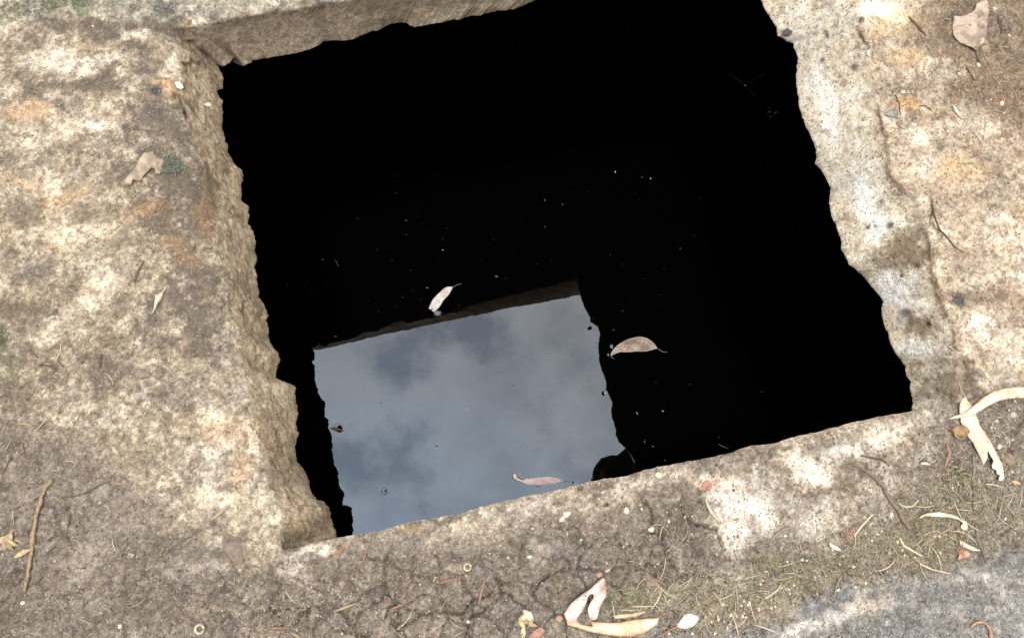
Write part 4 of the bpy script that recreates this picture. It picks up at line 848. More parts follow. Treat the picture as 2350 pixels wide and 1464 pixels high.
# pebbles, chips, seeds that stand out
pebble('white_chip', 411, 197, .0052, M_WHITE, 'bright white chip of stone on the left arris of the hole', 'stone chip', seed=1, ang=-.7, aspect=1.5)
pebble('white_chip', 477, 241, .0034, M_WHITE, 'small white grain on the left broken side', 'stone chip', seed=2, wall_z=-.052)
pebble('pebble', 328, 859, .0078, simple_mat('pink_pebble', (186,166,146), .8), 'pinkish grey pebble on the lower left slab', seed=3, flat=.5)
pebble('pebble', 95, 828, .0050, simple_mat('grey_pebble', (176,160,140), .8), 'small grey pebble by the left border', seed=4, flat=.5)
for i, (u, v, sz, lab) in enumerate([(1495,1214,.0045,'oval white pebble below the dirt patch'), (1438,1171,.0046,'round white pebble under the rim'), (1512,1091,.0052,'cream pebble set close to the rim'), (1168,1168,.0024,'tiny white pebble at the rim below the pink leaf'), (1473,1168,.0020,'tiny white pebble right of the round one'),
        (1215,1277,.0032,'white angular chip on brown mud'), (1535,1196,.0024,'tiny pale pebble right of the oval one'), (1075,1426,.0028,'tiny white pebble in a mud crack'), (35,54,.0036,'round white pebble at upper left'), (213,61,.0022,'tiny white pebble on the dark stain'),
        (2073,212,.0036,'round cream pebble on the upper right slab'), (2046,1182,.0036,'white pebble left of the thick twig'), (2282,21,.0046,'cream pebble right of the broad leaf'), (2245,150,.0044,'white pebble at the end of the leaf stalk'), (2325,952,.0048,'cream pebble at the right border'),
        (2293,1025,.0040,'white kernel right of the split leaf'), (2086,0,.003,'pale pebble at the top right'), (1222,1213,.0018,'tiny pale pebble beside the oblong bead'), (455,885,.0030,'yellowish round pebble on the left slab'), (2316,82,.0032,'small cream pebble near the right edge'),
        (2300,238,.0046,'pinkish white stone at the right edge'), (2201,170,.0030,'small white pebble below the stalk'), (53,1383,.0030,'yellow white pebble below the dry stick'), (275,1437,.0030,'small yellow pebble on the lower left dirt')]):
    pebble('pebble', u, v, sz*.72, M_WHITE if i not in (2, 18) else M_SEED, lab, seed=10 + i, ang=i*1.3, flat=.55)
bd = pebble('white_bead', 1291, 1190, .0034, M_WHITE, 'chalky white oblong bead below the pink floating leaf', 'bead', seed=40, ang=.9, aspect=1.5)
b2 = pebble('lobe', 1302, 1179, .0036, M_WHITE, '', seed=41, ang=.3, aspect=1.2)
del b2['label']; del b2['category']; b2.parent = bd; b2.location = b2.location - bd.location
pebble('dark_stone', 1805, 76, .0062, M_DARK, 'dark blue grey stone stuck in the upper right rim', 'stone', seed=50, ang=.6, aspect=1.4, wall_z=-.075)
pebble('dark_stone', 2198, 690, .0074, simple_mat('slate_stone', (112,108,104), .7), 'round grey stone set in the slab right of the hole', 'stone', seed=51, sink=.7, flat=.4)
pebble('shiny_stone', 2048, 262, .0070, simple_mat('quartz', (178,170,160), .3, spec=.6), 'shiny grey stone on the upper right slab', 'stone', seed=52, flat=.4, aspect=1.5)
pebble('shiny_stone', 1994, 122, .0050, simple_mat('quartz_white', (232,226,214), .3, spec=.6), 'glossy white stone beside the crease in the arris', 'stone', seed=53, ang=1.3, flat=.5, aspect=1.6)
nut = pebble('seed_capsule', 2199, 992, .0086, M_NUT, 'amber ribbed seed capsule beside the long cream leaf', 'seed capsule', seed=54, flat=.7, sink=.2)
n2_ = tube('rim', np.array([[.0086*math.cos(a), .0062*math.sin(a) - .003, .002 + .002*math.sin(a)] for a in np.linspace(math.pi, 2*math.pi, 12)]), .0009, M_STRAW[1], parent=nut, origin=(0, 0, 0))
# a pale ring: small snail shell worn to a ring
q = px(458, 1443, 0); z = zat(*q)
a = np.linspace(0, 2*math.pi*.97, 26); tube('shell_ring', np.c_[q[0] + .0050*np.cos(a), q[1] + .0050*np.sin(a), np.full(26, z + .002)], .0019, simple_mat('chalky_shell', (226,214,184), .6), label='small pale ring shaped shell near the bottom edge', category='shell', n=30)
q = px(1073, 1301, 0); z = zat(*q)
tube('shell_ring', np.c_[q[0] + .0042*np.cos(a), q[1] + .0042*np.sin(a), np.full(26, z + .0014)], .0014, simple_mat('cream_shell', (226,208,170), .6), label='tiny cream ring shell on the mud above the cracks', category='shell', n=30)
# crumpled bracts
def crumple(name, u, v, r, n, mats, label, cat, seed):
    rr = np.random.default_rng(seed); q = px(u, v, 0); z = zat(*q); root = bpy.data.objects.new(name, None); COL.objects.link(root); root.location = (q[0], q[1], z)
    root['label'] = label; root['category'] = cat
    for i in range(n):
        c = rr.normal(size=2)*r*.5; L_ = r*rr.uniform(.4, .9); a = rr.uniform(0, 6.28); w = L_*rr.uniform(.25, .5); k = rr.uniform(.2, .9)
        V = []; F = []
        for s in range(7):
            t = s/6; wd = w*math.sin(math.pi*min(1, t*.9 + .08)); x = (t - .5)*L_*2; zz = .001 + L_*k*math.sin(math.pi*t)*.6
            for e in (-1, 0, 1): V.append((c[0] + x*math.cos(a) - e*wd*math.sin(a), c[1] + x*math.sin(a) + e*wd*math.cos(a), zz + (.25*wd if e else 0)))
        for s in range(6):
            for e in range(2): F.append((s*3+e, s*3+e+1, s*3+e+4, s*3+e+3))
        n0 = len(V); F += [tuple(n0 + i_ for i_ in f)[::-1] for f in F]; V += [(x_, y_, z_ - .0004) for x_, y_, z_ in V]
        new_obj('bract', V, F, mats[i % len(mats)], root)
    return root
crumple('crumpled_bract', 30, 1238, .013, 8, [simple_mat('parchment', (218,198,152), .7), M_STRAW[1]], 'crumpled yellowish husk left of the dry stick', 'husk', 3)
crumple('bract_cluster', 1208, 1416, .010, 8, [M_YELLOW, M_STRAW[1], M_STRAW[5]], 'cluster of yellow bracts in the mud left of the torn leaf', 'bracts', 4)
crumple('bract_cluster', 1205, 1446, .009, 4, [M_YELLOW, M_STRAW[5]], 'two yellow bracts below the larger yellow cluster', 'bracts', 5)

# ------------------------------------------------------------------ counted small litter: straws and seeds, each its own object
def straw_mesh(k):
    rr = np.random.default_rng(900 + k); L_ = 1.0; n = 7; t = np.linspace(-.5, .5, n)
    bend = rr.normal()*.22; P = np.c_[t, bend*(t*t*4 - 1)*.5, .02*np.sin(t*3)]
    V, F = tube_mesh(P, np.array([.3, .8, 1, 1, .9, .7, .25])*rr.uniform(.014, .028), 4, .5)
    me = bpy.data.meshes.new('straw'); me.from_pydata([tuple(v) for v in V], [], [tuple(f) for f in F]); me.polygons.foreach_set('use_smooth', [True]*len(F)); return me
def seed_mesh(k):
    rr = np.random.default_rng(700 + k); V = []; F = []; n = 8
    prof = [(-1, 0), (-.6, .5), (0, .75), (.5, .5), (1.1, .05)]
    for (x, r) in prof:
        for j in range(n): a = 2*math.pi*j/n; V.append((x, r*math.cos(a)*(1 + .12*rr.normal()), r*math.sin(a)*.5))
    for i in range(len(prof) - 1):
        for j in range(n): j2 = (j+1) % n; F.append((i*n+j, i*n+j2, (i+1)*n+j2, (i+1)*n+j))
    F.append(tuple(range(n))[::-1]); F.append(tuple((len(prof)-1)*n + j for j in range(n)))
    me = bpy.data.meshes.new('seed'); me.from_pydata(V, [], F); return me
SMESH = [straw_mesh(k) for k in range(12)]; KMESH = [seed_mesh(k) for k in range(6)]
def variants(meshes, mats):
    r = {}
    for mi, m_ in enumerate(mats):
        for k, me in enumerate(meshes):
            c = me.copy(); c.materials.append(m_); r[(mi, k)] = c
    return r
SV = variants(SMESH, M_STRAW); KV = variants(KMESH, [M_SEED, M_WHITE, M_YELLOW])
HOLEPOLY = RC
MARK = [(1990,1180,'the thick twig'),(2180,1190,'the curled white leaf'),(2060,1260,'the bent cream straw'),(2250,1000,'the split cream leaf'),(1340,1380,'the torn pink leaf'),(1420,1430,'the long peach leaf'),(1570,1420,'the small white leaf'),
 (1700,1180,'the white stain'),(1955,1222,'the red scrap'),(2215,1275,'the orange red scrap'),(1205,1430,'the yellow bracts'),(2260,1430,'the hooked orange stalk'),(2225,60,'the broad grey leaf'),(2120,320,'the pale patch at upper right'),(2300,240,'the pinkish stone'),(2330,140,'the right border, upper part'),
 (2330,1130,'the right border, lower part'),(1690,1400,'the heap of seeds'),(1860,1380,'the bluish stain'),(90,1230,'the dry stick'),(30,1240,'the crumpled husk'),(535,1265,'the flattened leaf'),(458,1443,'the pale ring shell'),(365,690,'the forked cream scrap'),(330,860,'the pinkish pebble'),(20,900,'the left border'),(200,1060,'the thin dead root'),
 (1030,1335,'the level bark sliver'),(1105,1360,'the upright bark sliver'),(780,1395,'the tan bark sliver'),(640,1440,'the orange bark sliver'),(1297,1187,'the oblong white bead'),(1495,1214,'the oval white pebble'),(1520,1240,'the bark chip'),(2210,1095,'the yellow moss'),(430,1310,'the cream stain'),(260,1440,'the small yellow pebble'),(1215,1277,'the angular white chip'),
 (2040,240,'the shiny grey stone'),(2085,245,'the short arched root'),(970,1240,'the lower rim'),(760,1290,'the lower left corner of the hole')]
MARKW = to_world([m_[:2] for m_ in MARK], 0)
MATWORD = {'straw': ['pale','tan','greyish','rust coloured','olive','cream','brown'], 'seed': ['cream','white','yellow']}
def scatter(name, n, boxes, kinds, size, label, cat, group, variants_, nm, seed, zoff=.0012, tilt=.1):
    rr = np.random.default_rng(seed); W = []
    while len(W) < n:
        b = boxes[rr.integers(len(boxes))]; u = rr.normal(b[0], b[2]); v = rr.normal(b[1] + (u - b[0])*b[4], b[3])
        if not (-20 < u < 2370 and -20 < v < 1484): continue
        W.append((u, v))
    P = to_world(W, 0); dd, _ = dist_poly(P, RCc); ok = (~inside(P, HOLEPOLY)) & (dd > .006); P = P[ok]; z = fit_z(P)
    for i, (x, y) in enumerate(P):
        mi = kinds[rr.integers(len(kinds))]; o = bpy.data.objects.new(name, variants_[(mi, int(rr.integers(nm)))]); COL.objects.link(o)
        s = rr.uniform(*size); k_ = (s - size[0])/(size[1] - size[0]); m2 = MARK[int(((MARKW - P[i])**2).sum(1).argmin())][2]
        label = ('very short', 'short', 'fairly long', 'long')[min(3, int(k_*4))] if name == 'straw' else ('tiny', 'small', 'plump')[min(2, int(k_*3))]
        label += ' ' + MATWORD['straw' if name == 'straw' else 'seed'][mi] + ' ' + cat + ' near ' + m2
        o.location = (x, y, z[i] + zoff); o.scale = (s, s, s); o.rotation_euler = (rr.normal()*tilt, rr.normal()*tilt, rr.uniform(0, 6.28))
        o['label'] = label; o['category'] = cat; o['group'] = group
A_LIT = [(1700,1370,90,40,-.35),(1950,1290,120,36,-.3),(2150,1200,90,45,-.2),(2280,1150,60,50,0),(1500,1380,60,26,-.2),(2100,1260,110,30,-.2),(1640,1400,50,26,0)]
scatter('straw', 210, A_LIT, [0,0,1,2,5,5,0,4,1,3], (.012, .042), 'thin dry straw in the litter strip along the grey slab', 'straw', 'straws in the litter strip', SV, 12, 31, .002, .12)
scatter('straw', 60, [(2280,110,60,70,0),(2180,230,90,60,0),(2270,260,60,40,0)], [1,2,5,6,0,3], (.010, .030), 'short straw on the dark soil of the upper right corner', 'straw', 'straws on the upper right soil', SV, 12, 32, .0012)
scatter('straw', 70, [(150,880,110,70,0),(60,980,60,80,0),(130,1100,100,100,0),(330,1300,200,90,0)], [1,2,6,0,5], (.010, .034), 'short dull straw scattered over the left part of the slab', 'straw', 'straws on the left slab', SV, 12, 33, .0008)
scatter('straw', 46, [(1000,1370,250,60,0),(700,1420,120,30,0),(1550,1250,60,50,0)], [3,1,2,6,0], (.010, .030), 'short straw lying on the cracked mud below the hole', 'straw', 'straws on the cracked mud', SV, 12, 34, .0010)
scatter('seed', 92, [(1690,1400,55,26,-.4),(1640,1420,50,16,-.2),(1790,1370,70,26,-.4),(1900,1300,110,50,-.2),(2200,1150,110,70,0)], [0,0,0,1], (.0017, .0030), 'small cream seed in the litter strip along the grey slab', 'seed', 'seeds in the litter strip', KV, 6, 41, .0018, .5)
scatter('seed', 34, [(2270,140,60,70,0),(2250,270,60,40,0),(2100,180,60,60,0),(2290,1000,40,40,0)], [0,1,0,1], (.0013, .0025), 'tiny pale seed on the right hand slab', 'seed', 'seeds on the right slab', KV, 6, 42, .0012, .5)
scatter('seed', 22, [(1500,1180,90,60,0),(1250,1330,140,50,0),(300,1250,200,120,0)], [0,1], (.0010, .0019), 'tiny pale grain on the lower slab', 'seed', 'grains on the lower slab', KV, 6, 43, .001, .5)

# uncountable fine litter, moss
def fluff(name, n, boxes, lo, hi, r, zr, mats, label, seed, upright=.15):
    rr = np.random.default_rng(seed); W = []
    while len(W) < n:
        b = boxes[rr.integers(len(boxes))]; W.append((rr.normal(b[0], b[2]), 0)); W[-1] = (W[-1][0], rr.normal(b[1] + (W[-1][0] - b[0])*b[4], b[3]))
    P = to_world(W, 0); dd, _ = dist_poly(P, RCc); ok = (~inside(P, HOLEPOLY)) & (dd > .008); P = P[ok]; z = fit_z(P)
    m_ = len(P); a = rr.uniform(0, 6.28, m_); L_ = rr.uniform(lo, hi, m_); rad = rr.uniform(*r, m_); up = rr.exponential(upright, m_)
    D = np.c_[np.cos(a), np.sin(a), np.zeros(m_)]; S_ = np.c_[-np.sin(a), np.cos(a), np.zeros(m_)]; c = np.c_[P, z + rr.uniform(*zr, m_)]
    bow = rr.normal(size=m_)*.25
    V = []; rows = 4
    for k in range(rows):
        t = k/(rows-1); ctr = c + D*(L_*(t - .5))[:, None] + S_*(L_*bow*(4*(t - .5)**2 - 1)*.5)[:, None] + np.c_[np.zeros((m_, 2)), L_*up*t]
        w = rad*(1 - abs(t - .4)*1.1)
        V.append(ctr + S_*w[:, None]); V.append(ctr - S_*w[:, None]*.2 + np.array([0, 0, 1])*w[:, None]); V.append(ctr - S_*w[:, None])
    V = np.stack(V, 1).reshape(-1, 3); base = np.arange(m_)[:, None]*(3*rows); F = []
    for k in range(rows - 1):
        for e in range(3):
            e2 = (e+1) % 3; F.append(base + np.array([[k*3+e, k*3+e2, (k+1)*3+e2, (k+1)*3+e]]))
    F = np.stack(F, 1).reshape(-1, 4)
    o = new_obj(name, V, F, mats[0], smooth=False, kind='stuff', label=label)
    for x in mats[1:]: o.data.materials.append(x)
    if len(mats) > 1:
        mi = np.repeat(rr.integers(0, len(mats), m_), (rows - 1)*3).astype(np.int32); o.data.polygons.foreach_set('material_index', mi)
    return o
fluff('fine_litter', 7000, A_LIT, .003, .013, (.00022, .0005), (.0001, .0018), [M_STRAW[0], M_STRAW[1], M_STRAW[2], M_STRAW[5], M_STRAW[0], M_STRAW[6], M_STRAW[5]], 'tangle of fine dry grass bits and debris along the grey slab', 51, .05)
fluff('fine_litter', 1500, [(2260,150,80,90,0),(2200,280,100,60,0),(2300,1000,50,70,0),(2200,1080,60,60,0)], .003, .011, (.0002, .0005), (.0001, .0015), [M_STRAW[0], M_STRAW[1], M_STRAW[2], M_STRAW[5], M_STRAW[6]], 'crumbs and hair fine straw on the right hand slab', 52, .06)
fluff('fine_litter', 2600, [(200,1150,260,160,0),(100,950,120,120,0),(1000,1370,260,70,0),(1550,1240,100,80,0),(400,1400,200,60,0),(1930,1140,140,60,0)], .002, .009, (.0002, .00045), (.0001, .0010), [M_STRAW[1], M_STRAW[2], M_STRAW[0], M_STRAW[6], M_STRAW[2]], 'fine straw dust on the dirt of the lower slab', 53, .05)
fluff('fine_litter', 1300, [(120,300,150,200,0),(250,600,150,200,0),(2180,480,120,160,0),(250,20,160,20,0),(700,10,120,10,0)], .002, .007, (.00015, .00035), (.0001, .0006), [M_STRAW[1], M_STRAW[2], M_STRAW[0], M_STRAW[5]], 'hair fine fibres stuck to the weathered slab', 54, .03)
fluff('moss', 620, [(1850,1320,50,16,-.3),(1780,1290,30,14,0),(2210,1092,14,16,0),(1470,1378,24,8,-.2),(1395,1380,16,8,0),(2090,1210,40,20,0),(2150,1240,50,26,0),(1930,1290,60,22,-.3)], .002, .006, (.0003, .0007), (.0002, .002), [M_MOSS, M_MOSS, simple_mat('yellow_moss', (176,172,92), .9, .2, 500.)], 'green and yellow moss growing along the grey slab', 55, .7)
fluff('moss', 420, [(388,372,9,8,0),(405,380,8,8,0),(375,388,7,6,0)], .003, .007, (.0004, .0009), (.0003, .003), [simple_mat('grey_green_moss', (160,164,148), .9, .2, 500.), simple_mat('deep_moss', (136,144,128), .9, .2, 500.)], 'tuft of grey green moss beside the bark flake', 56, .6)
fluff('moss', 500, [(110,6,34,8,0),(190,6,20,6,0),(30,22,26,14,0),(2,775,8,20,0)], .002, .006, (.0002, .0006), (.0002, .002), [M_MOSS], 'thin green moss at the upper left edge', 57, .5)

def crumbs(name, n, boxes, sz, mats, label, seed):
    rr = np.random.default_rng(seed); W = []
    while len(W) < n:
        b = boxes[rr.integers(len(boxes))]; u = rr.normal(b[0], b[2]); W.append((u, rr.normal(b[1] + (u - b[0])*b[4], b[3])))
    P = to_world(W, 0); dd, _ = dist_poly(P, RCc); ok = (~inside(P, HOLEPOLY)) & (dd > .006); P = P[ok]; z = fit_z(P); m_ = len(P)
    O = np.array([(1,0,0),(0,1,0),(-1,0,0),(0,-1,0),(0,0,1),(0,0,-1),(.7,.7,.3),(-.6,.6,.4)])[:6]
    s = (sz*np.exp(rr.normal(size=m_)*.45))[:, None, None]
    V = O[None]*s*(1 + .35*rr.normal(size=(m_, 6, 3))) * np.array([1, 1, .7]); a = rr.uniform(0, 6.28, m_); c, q = np.cos(a)[:, None], np.sin(a)[:, None]
    V = np.stack([V[..., 0]*c - V[..., 1]*q, V[..., 0]*q + V[..., 1]*c, V[..., 2]], -1) + np.c_[P, z + .0002][:, None]
    T = np.array([(0,1,4),(1,2,4),(2,3,4),(3,0,4),(1,0,5),(2,1,5),(3,2,5),(0,3,5)])
    F = (T[None] + (np.arange(m_)*6)[:, None, None]).reshape(-1, 3)
    o = new_obj(name, V.reshape(-1, 3), F, mats[0], smooth=False, kind='stuff', label=label)
    for x in mats[1:]: o.data.materials.append(x)
    o.data.polygons.foreach_set('material_index', np.repeat(rr.integers(0, len(mats), m_), 8).astype(np.int32))
CRUMB = [simple_mat('soil_crumb_%d' % i, c_, .95, .2, 500.) for i, c_ in enumerate([(118,104,92),(142,128,114),(96,84,74),(166,150,132),(206,192,170)])]
crumbs('soil_crumbs', 5200, [(1000,1370,280,60,0),(1550,1230,120,70,0),(200,1250,260,130,0),(700,1400,200,50,0),(2150,1100,110,70,0),(1850,1280,160,50,-.3)], .0009, CRUMB, 'loose crumbs of dry soil on the lower part of the slab', 61)
crumbs('grit', 2600, [(2250,180,90,100,0),(2200,520,110,200,0),(1800,1380,240,50,-.3),(2150,1400,150,50,0),(200,400,220,280,0)], .0006, CRUMB, 'fine grit on the weathered slab', 62)

# ------------------------------------------------------------------ specks floating on the water
def speck_at(name, u, v, sz, m_, label, cat, group=None, asp=1.0, ang=0, seed=0):
    o = bpy.data.objects.new(name, KVS[(m_, seed % 6)]); COL.objects.link(o); q = px(u, v, ZW)
    o.location = (q[0], q[1], ZW + sz*.12); o.scale = (sz*asp, sz, sz*.6); o.rotation_euler = (0, 0, ang); o['label'] = label; o['category'] = cat
    if group: o['group'] = group
    return o
KVS = variants(KMESH, [M_SEED, M_SPECK, M_DIM, M_BLACK])
BIG = [(740,596,.0042,1.1,0,1,'grey crumb floating near the left side of the black water'),(1016,574,.0026,1.2,.6,0,'yellow grain floating above the cream leaf'),(820,501,.0020,1,0,1,'round pale grain on the upper left water'),
 (932,506,.0022,2.2,.3,1,'pale oblong flake beside the round grain'),(932,539,.0018,1.3,1.2,1,'tiny pale flake under the oblong one'),(1412,395,.0028,2.0,1.3,0,'cream oblong seed on the upper right water'),(1493,410,.0030,1.3,-1.0,0,'cream drop shaped seed on the upper right water'),
 (1473,407,.0040,1.2,0,2,'dim grey crumb left of the drop shaped seed'),(1521,943,.0034,1.1,0,0,'cream crumb on the black water right of the sky reflection'),(1462,948,.0036,2.0,-1.0,1,'white curved flake right of the sky reflection'),(1498,1024,.0034,1.4,.3,1,'pale forked flake near the rim'),
 (1479,1013,.0026,2.6,1.3,1,'thin upright pale flake near the rim'),(1584,882,.0022,1.1,0,1,'round pale grain right of the brown leaf'),(1561,571,.0024,1.6,.9,1,'dim oblong flake on the right water'),(1526,1056,.0030,1.6,0,1,'pale fluff caught near the rim'),
 (1250,460,.0022,2.8,1.3,1,'thin pale sliver on the upper middle water'),(659,652,.0028,1.1,0,1,'pale grain near the left wall of the hole'),(1408,757,.0026,1.2,.9,1,'small pale crumb above the brown leaf'),(1388,902,.0030,1.2,0,0,'pale bit on the right border of the sky reflection'),
 (770,772,.0032,1.6,-.6,1,'bluish white flake above the corner of the sky reflection'),(1005,118,.0030,1.1,0,2,'dim fluff near the upper rim'),(1178,883,.0036,1.4,0,1,'pale grey smudge in the middle of the sky reflection'),(1186,746,.0022,1.2,.3,3,'black speck near the top of the sky reflection'),
 (1072,938,.0022,1.2,.8,0,'tan speck in the sky reflection'),(874,924,.0024,1.3,0,3,'black fleck in the left of the sky reflection'),(1002,1023,.0032,1.5,.3,3,'olive black fleck in the lower sky reflection'),(1057,1102,.0022,1.2,0,3,'black dot below the olive fleck'),
 (1316,1107,.0030,1.1,.3,3,'black blob at the stalk tip of the pink leaf'),(1755,170,.0016,1.1,0,1,'dim grain hanging in the web'),(1800,1000,.0024,1.1,0,1,'dim grain right near the rim'),(1748,899,.0030,2.2,0,2,'dim thread like flake on the right water'),(1650,1003,.0018,1,0,1,'small grain on the water near the rim')]
for i, (u, v, sz, asp, ang, mi, lab) in enumerate(BIG): speck_at('floating_crumb', u, v, sz*.62, mi, lab, 'crumb', asp=asp, ang=ang, seed=i)
rr = np.random.default_rng(77); cnt = 0
WMARK = [(1020,690,'the cream leaf'),(1460,795,'the spotted brown leaf'),(1240,1105,'the pink leaf'),(775,985,'the curled scrap'),(740,596,'the grey crumb'),(820,501,'the round grain'),(932,520,'the oblong flake'),(1412,395,'the oblong seed'),(1493,410,'the drop shaped seed'),(1521,943,'the cream crumb'),(1462,948,'the curved flake'),
 (1584,882,'the pale grain'),(1561,571,'the dim flake'),(1250,460,'the thin sliver'),(1710,196,'the spider threads'),(1768,257,'the web scraps'),(1178,883,'the grey smudge'),(1186,746,'the top black speck'),(874,924,'the black fleck'),(1002,1023,'the olive fleck'),(881,1127,'the tiny ring'),(1005,118,'the upper rim'),(1748,899,'the dim thread'),(1900,900,'the lower right corner of the hole'),(600,300,'the upper left side'),
 (700,400,'the left side of the hole'),(1100,300,'the middle of the upper water'),(1700,700,'the right side of the hole'),(1300,600,'the middle of the water'),(1800,480,'the bulge of the right side'),(1500,200,'the upper right water')]
WM = np.array([m_[:2] for m_ in WMARK], float)
RFL = np.array([(721,803),(1327,680),(1450,1055),(1370,1100),(806,1226),(760,1000)], float)
CONTI = np.array(C_LEFT + [(2090,930)] + C_RIGHT[::-1] + C_TOP[::-1])
while cnt < 150:
    u = rr.normal(1150, 330); v = rr.normal(640, 300)
    pt = np.array([[u, v]])
    if not inside(pt, CONTI)[0] or v > 1215 - (u - 820)*.217 or dist_poly(pt, np.vstack([CONTI, CONTI[:1]]))[0][0] < 16: continue
    insky = inside(pt, RFL)[0]; sz = .0011*math.exp(rr.normal()*.4)*.55
    speck_at('floating_speck', u, v, sz, 3 if insky else (1 if rr.random() < .45 else 2), ('tiny dark speck in the reflected sky near ' if insky else 'tiny grey speck on black water near ') + WMARK[int(np.hypot(WM[:, 0] - u, WM[:, 1] - v).argmin())][2], 'speck',
             'specks in the reflected sky' if insky else 'specks on the black water', asp=1 + rr.exponential(.5), ang=rr.uniform(0, 3), seed=cnt); cnt += 1
twf = tube('floating_needle', np.c_[to_world([(1648,1019),(1660,1025),(1671,1029)], ZW), np.full(3, ZW + .0008)], [.0004, .0009, .0004], M_STRAW[1], label='thin tan needle floating beside the lower rim', category='needle')
tube('floating_thread', np.c_[to_world([(769,597),(774,605),(777,612)], ZW), np.full(3, ZW + .0008)], .0005, M_SPECK, label='thin grey thread floating beside the grey crumb', category='thread')
tube('floating_ring', np.c_[to_world([(876,1133),(876,1123),(882,1119),(888,1123),(888,1132),(881,1134)], ZW), np.full(6, ZW + .0003)], .0006, M_BLACK, label='tiny dark ring shaped bubble skin in the lower reflected sky', category='bubble')
# spider web with caught bits near the upper right side
wz = ZW + .35
web = bpy.data.objects.new('spider_web', None); COL.objects.link(web); q0 = px(1710, 196, wz); web.location = (q0[0], q0[1], wz); web['label'] = 'faint spider threads with caught bits by the upper right side of the hole'; web['category'] = 'spider web'
def wp(u, v, dz=0): q = px(u, v, wz); return (q[0], q[1], wz + dz)
for pts in ([(1672,168),(1690,182),(1710,196),(1736,226)], [(1710,196),(1740,178),(1757,169)]):
    tube('thread', np.array([wp(*p_) for p_ in pts]), .00016, M_SILK, parent=web, origin=web.location, n=10)
for i, (u, v, sz, m_) in enumerate([(1710,197,.0016,M_SEED),(1700,190,.0008,M_SPECK),(1693,184,.0007,M_SPECK),(1688,180,.0006,M_SPECK),(1730,204,.0007,M_SPECK),(1752,172,.0008,M_SPECK),(1732,217,.0006,M_SPECK)]):
    o = pebble('caught_bit', u, v, sz, m_, '', seed=200 + i, wall_z=wz); del o['label']; del o['category']; o.parent = web; o.location = o.location - web.location
w2 = bpy.data.objects.new('spider_web', None); COL.objects.link(w2); q0 = px(1768, 257, wz); w2.location = (q0[0], q0[1], wz); w2['label'] = 'small knot of pale web scraps lower right of the threads'; w2['category'] = 'spider web'
for i, pts in enumerate(([(1762,260),(1766,255),(1771,259)], [(1766,268),(1771,270)], [(1776,262),(1782,256),(1786,260)], [(1764,250),(1768,248)])):
    tube('silk_scrap', np.array([wp(*p_) for p_ in pts]), .0006, simple_mat('pinkish_silk_%d' % i, (190,170,168), .6), parent=w2, origin=w2.location, n=6)

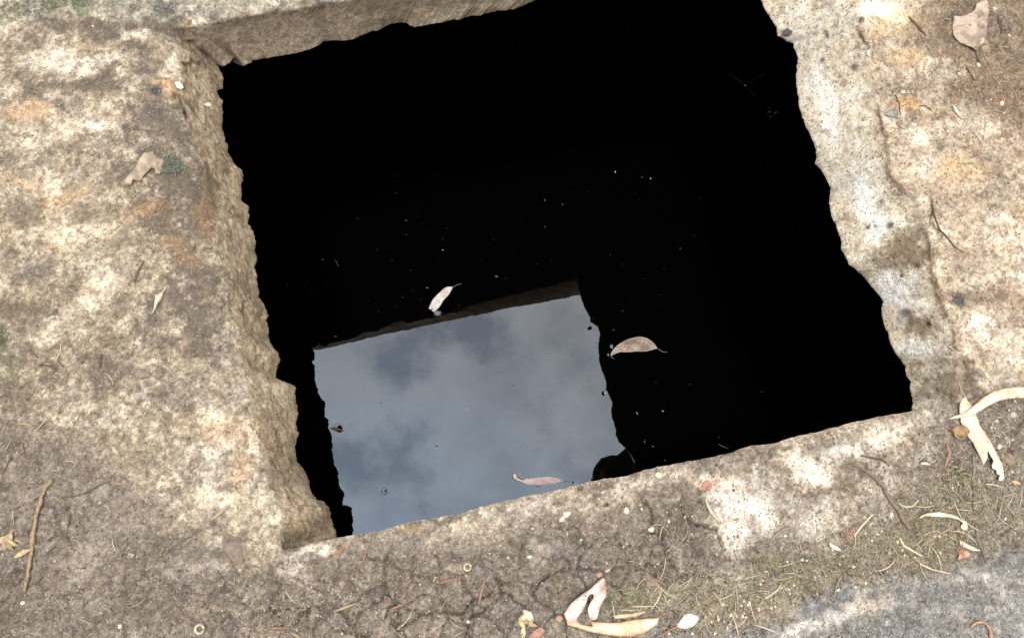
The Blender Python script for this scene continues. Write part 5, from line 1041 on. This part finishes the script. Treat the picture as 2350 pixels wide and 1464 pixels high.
# ------------------------------------------------------------------ the photographer, seen only as a dark reflection at the lower right of the mirrored sky
def build_person():
    # a point of the body follows from where its reflection stands in the water
    def refl(u, v, z):
        r = B @ np.array([(u - W0/2)/FPX, -(v - H0/2)/FPX, -1.0]); k = (2*ZW - z - HC)/r[2]
        return np.array([r[0]*k, r[1]*k, z])
    head = refl(1401, 1092, 1.50)
    away = np.array([.80, .60, 0]); away /= np.linalg.norm(away); side = np.array([-away[1], away[0], 0])
    neck = head + away*.10 + np.array([0, 0, -.13]); chest = head + away*.27 + np.array([0, 0, -.27]); waist = head + away*.46 + np.array([0, 0, -.50]); hip = head + away*.52 + np.array([0, 0, -.66])
    V = []; E_ = []; R = []
    def add(p, r, par=None):
        V.append(tuple(map(float, p))); R.append(r); 
        if par is not None: E_.append((par, len(V) - 1))
        return len(V) - 1
    i0 = add(hip, (.145, .12)); i1 = add(waist, (.135, .11), i0); i2 = add(chest, (.155, .12), i1); i3 = add(neck, (.058, .058), i2)
    i4 = add(head + away*.01 + np.array([0, 0, -.04]), (.072, .078), i3); i5 = add(head + np.array([0, 0, .03]) - away*.01, (.076, .088), i4); add(head + np.array([0, 0, .085]) - away*.005, (.052, .056), i5)
    for s in (-1, 1):
        sh = chest + side*.19*s + np.array([0, 0, .035]); a = add(sh, (.062, .062), i2); el = sh + side*.05*s + away*.06 + np.array([0, 0, -.29]); b = add(el, (.043, .043), a)
        wr = el - away*.02 - side*.02*s + np.array([0, 0, -.24]); c = add(wr, (.028, .026), b); pm = add(wr + np.array([0, 0, -.07]) - away*.01, (.034, .018), c)
        for f in range(4):
            q = wr + np.array([0, 0, -.10]) + away*(.027 - .018*f); k1 = add(q, (.0095, .0095), pm); k2 = add(q + np.array([0, 0, -.035 - .004*(f in (1, 2))]) - side*.012*s, (.0085, .0085), k1); add(q + np.array([0, 0, -.058]) - side*.028*s, (.0075, .0075), k2)
        t1 = add(wr + np.array([0, 0, -.055]) - away*.045 - side*.01*s, (.011, .011), pm); add(wr + np.array([0, 0, -.09]) - away*.055 - side*.02*s, (.009, .009), t1)
        hp = hip + side*.095*s + np.array([0, 0, -.06]); h_ = add(hp, (.10, .10), i0); kn = np.array([hp[0], hp[1], .46]) - away*.03; k_ = add(kn, (.062, .062), h_)
        an = np.array([kn[0], kn[1], .085]) + away*.05; a_ = add(an, (.042, .042), k_); hl = add(an + np.array([0, 0, -.04]) - away*.02, (.042, .042), a_); add(an + np.array([0, 0, -.05]) - away*.17, (.045, .032), hl)
    me = bpy.data.meshes.new('person'); me.from_pydata(V, E_, []); o = bpy.data.objects.new('person', me); COL.objects.link(o)
    mod = o.modifiers.new('skin', 'SKIN'); mod.use_smooth_shade = True
    for i, v in enumerate(me.skin_vertices[0].data): v.radius = R[i]; v.use_root = (i == 0)
    o.modifiers.new('sub', 'SUBSURF').levels = 2; o.modifiers['sub'].render_levels = 2
    bpy.context.view_layer.update()
    dg = bpy.context.evaluated_depsgraph_get(); m2 = bpy.data.meshes.new_from_object(o.evaluated_get(dg)); o.modifiers.clear(); o.data = m2
    skin = simple_mat('skin', (104,74,60), .6, .05, 60.); shirt = simple_mat('dark_shirt', (26,27,30), .9, .1, 200.); trousers = simple_mat('dark_trousers', (40,40,44), .9, .1, 200.)
    m2.materials.clear()
    for x in (skin, shirt, trousers, simple_mat('dark_shoes', (34,30,28), .6)): m2.materials.append(x)
    zn = neck[2] - .03
    for p_ in m2.polygons:
        z = p_.center.z; c = np.array(p_.center); far = abs((c - chest) @ side)
        p_.material_index = 3 if z < .11 else 2 if (z < hip[2] + .02 and far < .26 and abs((c - hip) @ side) < .21) else 0 if ((z > head[2] - .07 and (c - head) @ away < -.035) or (z < wr[2] + .02 and far > .2)) else 1
        p_.use_smooth = True
    o['label'] = 'person in dark clothes, reflected as a dark rounded shape in the water'; o['category'] = 'person'
    # cap of short dark hair, ears, nose, eyes, mouth
    hm = simple_mat('dark_hair', (30,26,24), .8, .2, 300.)
    import bmesh
    def blob(name, c, rad, m_, rot=None):
        bm = bmesh.new(); bmesh.ops.create_icosphere(bm, subdivisions=3, radius=1.0); Vx = np.array([v.co[:] for v in bm.verts]); F = [tuple(x.index for x in f.verts) for f in bm.faces]; bm.free()
        fr = np.stack([-away, side, [0, 0, 1]]); Vx = (Vx*np.array(rad)) @ fr; b = new_obj(name, Vx, F, m_, o); b.location = tuple(map(float, c)); return b
    blob('hair', head + away*.016 + np.array([0, 0, .022]), (.100, .090, .098), hm)
    face = head - away*.088 + np.array([0, 0, -.005])
    blob('nose', face - away*.004 + np.array([0, 0, -.015]), (.020, .013, .022), skin)
    blob('mouth', face + away*.006 + np.array([0, 0, -.05]), (.008, .024, .006), simple_mat('lips', (160,96,84), .5))
    for s in (-1, 1):
        blob('eye', face + side*.031*s + away*.008 + np.array([0, 0, .012]), (.009, .014, .008), simple_mat('eye_white', (210,205,198), .3))
        blob('ear', head + side*.083*s + away*.012 + np.array([0, 0, -.01]), (.018, .010, .031), skin)
build_person()
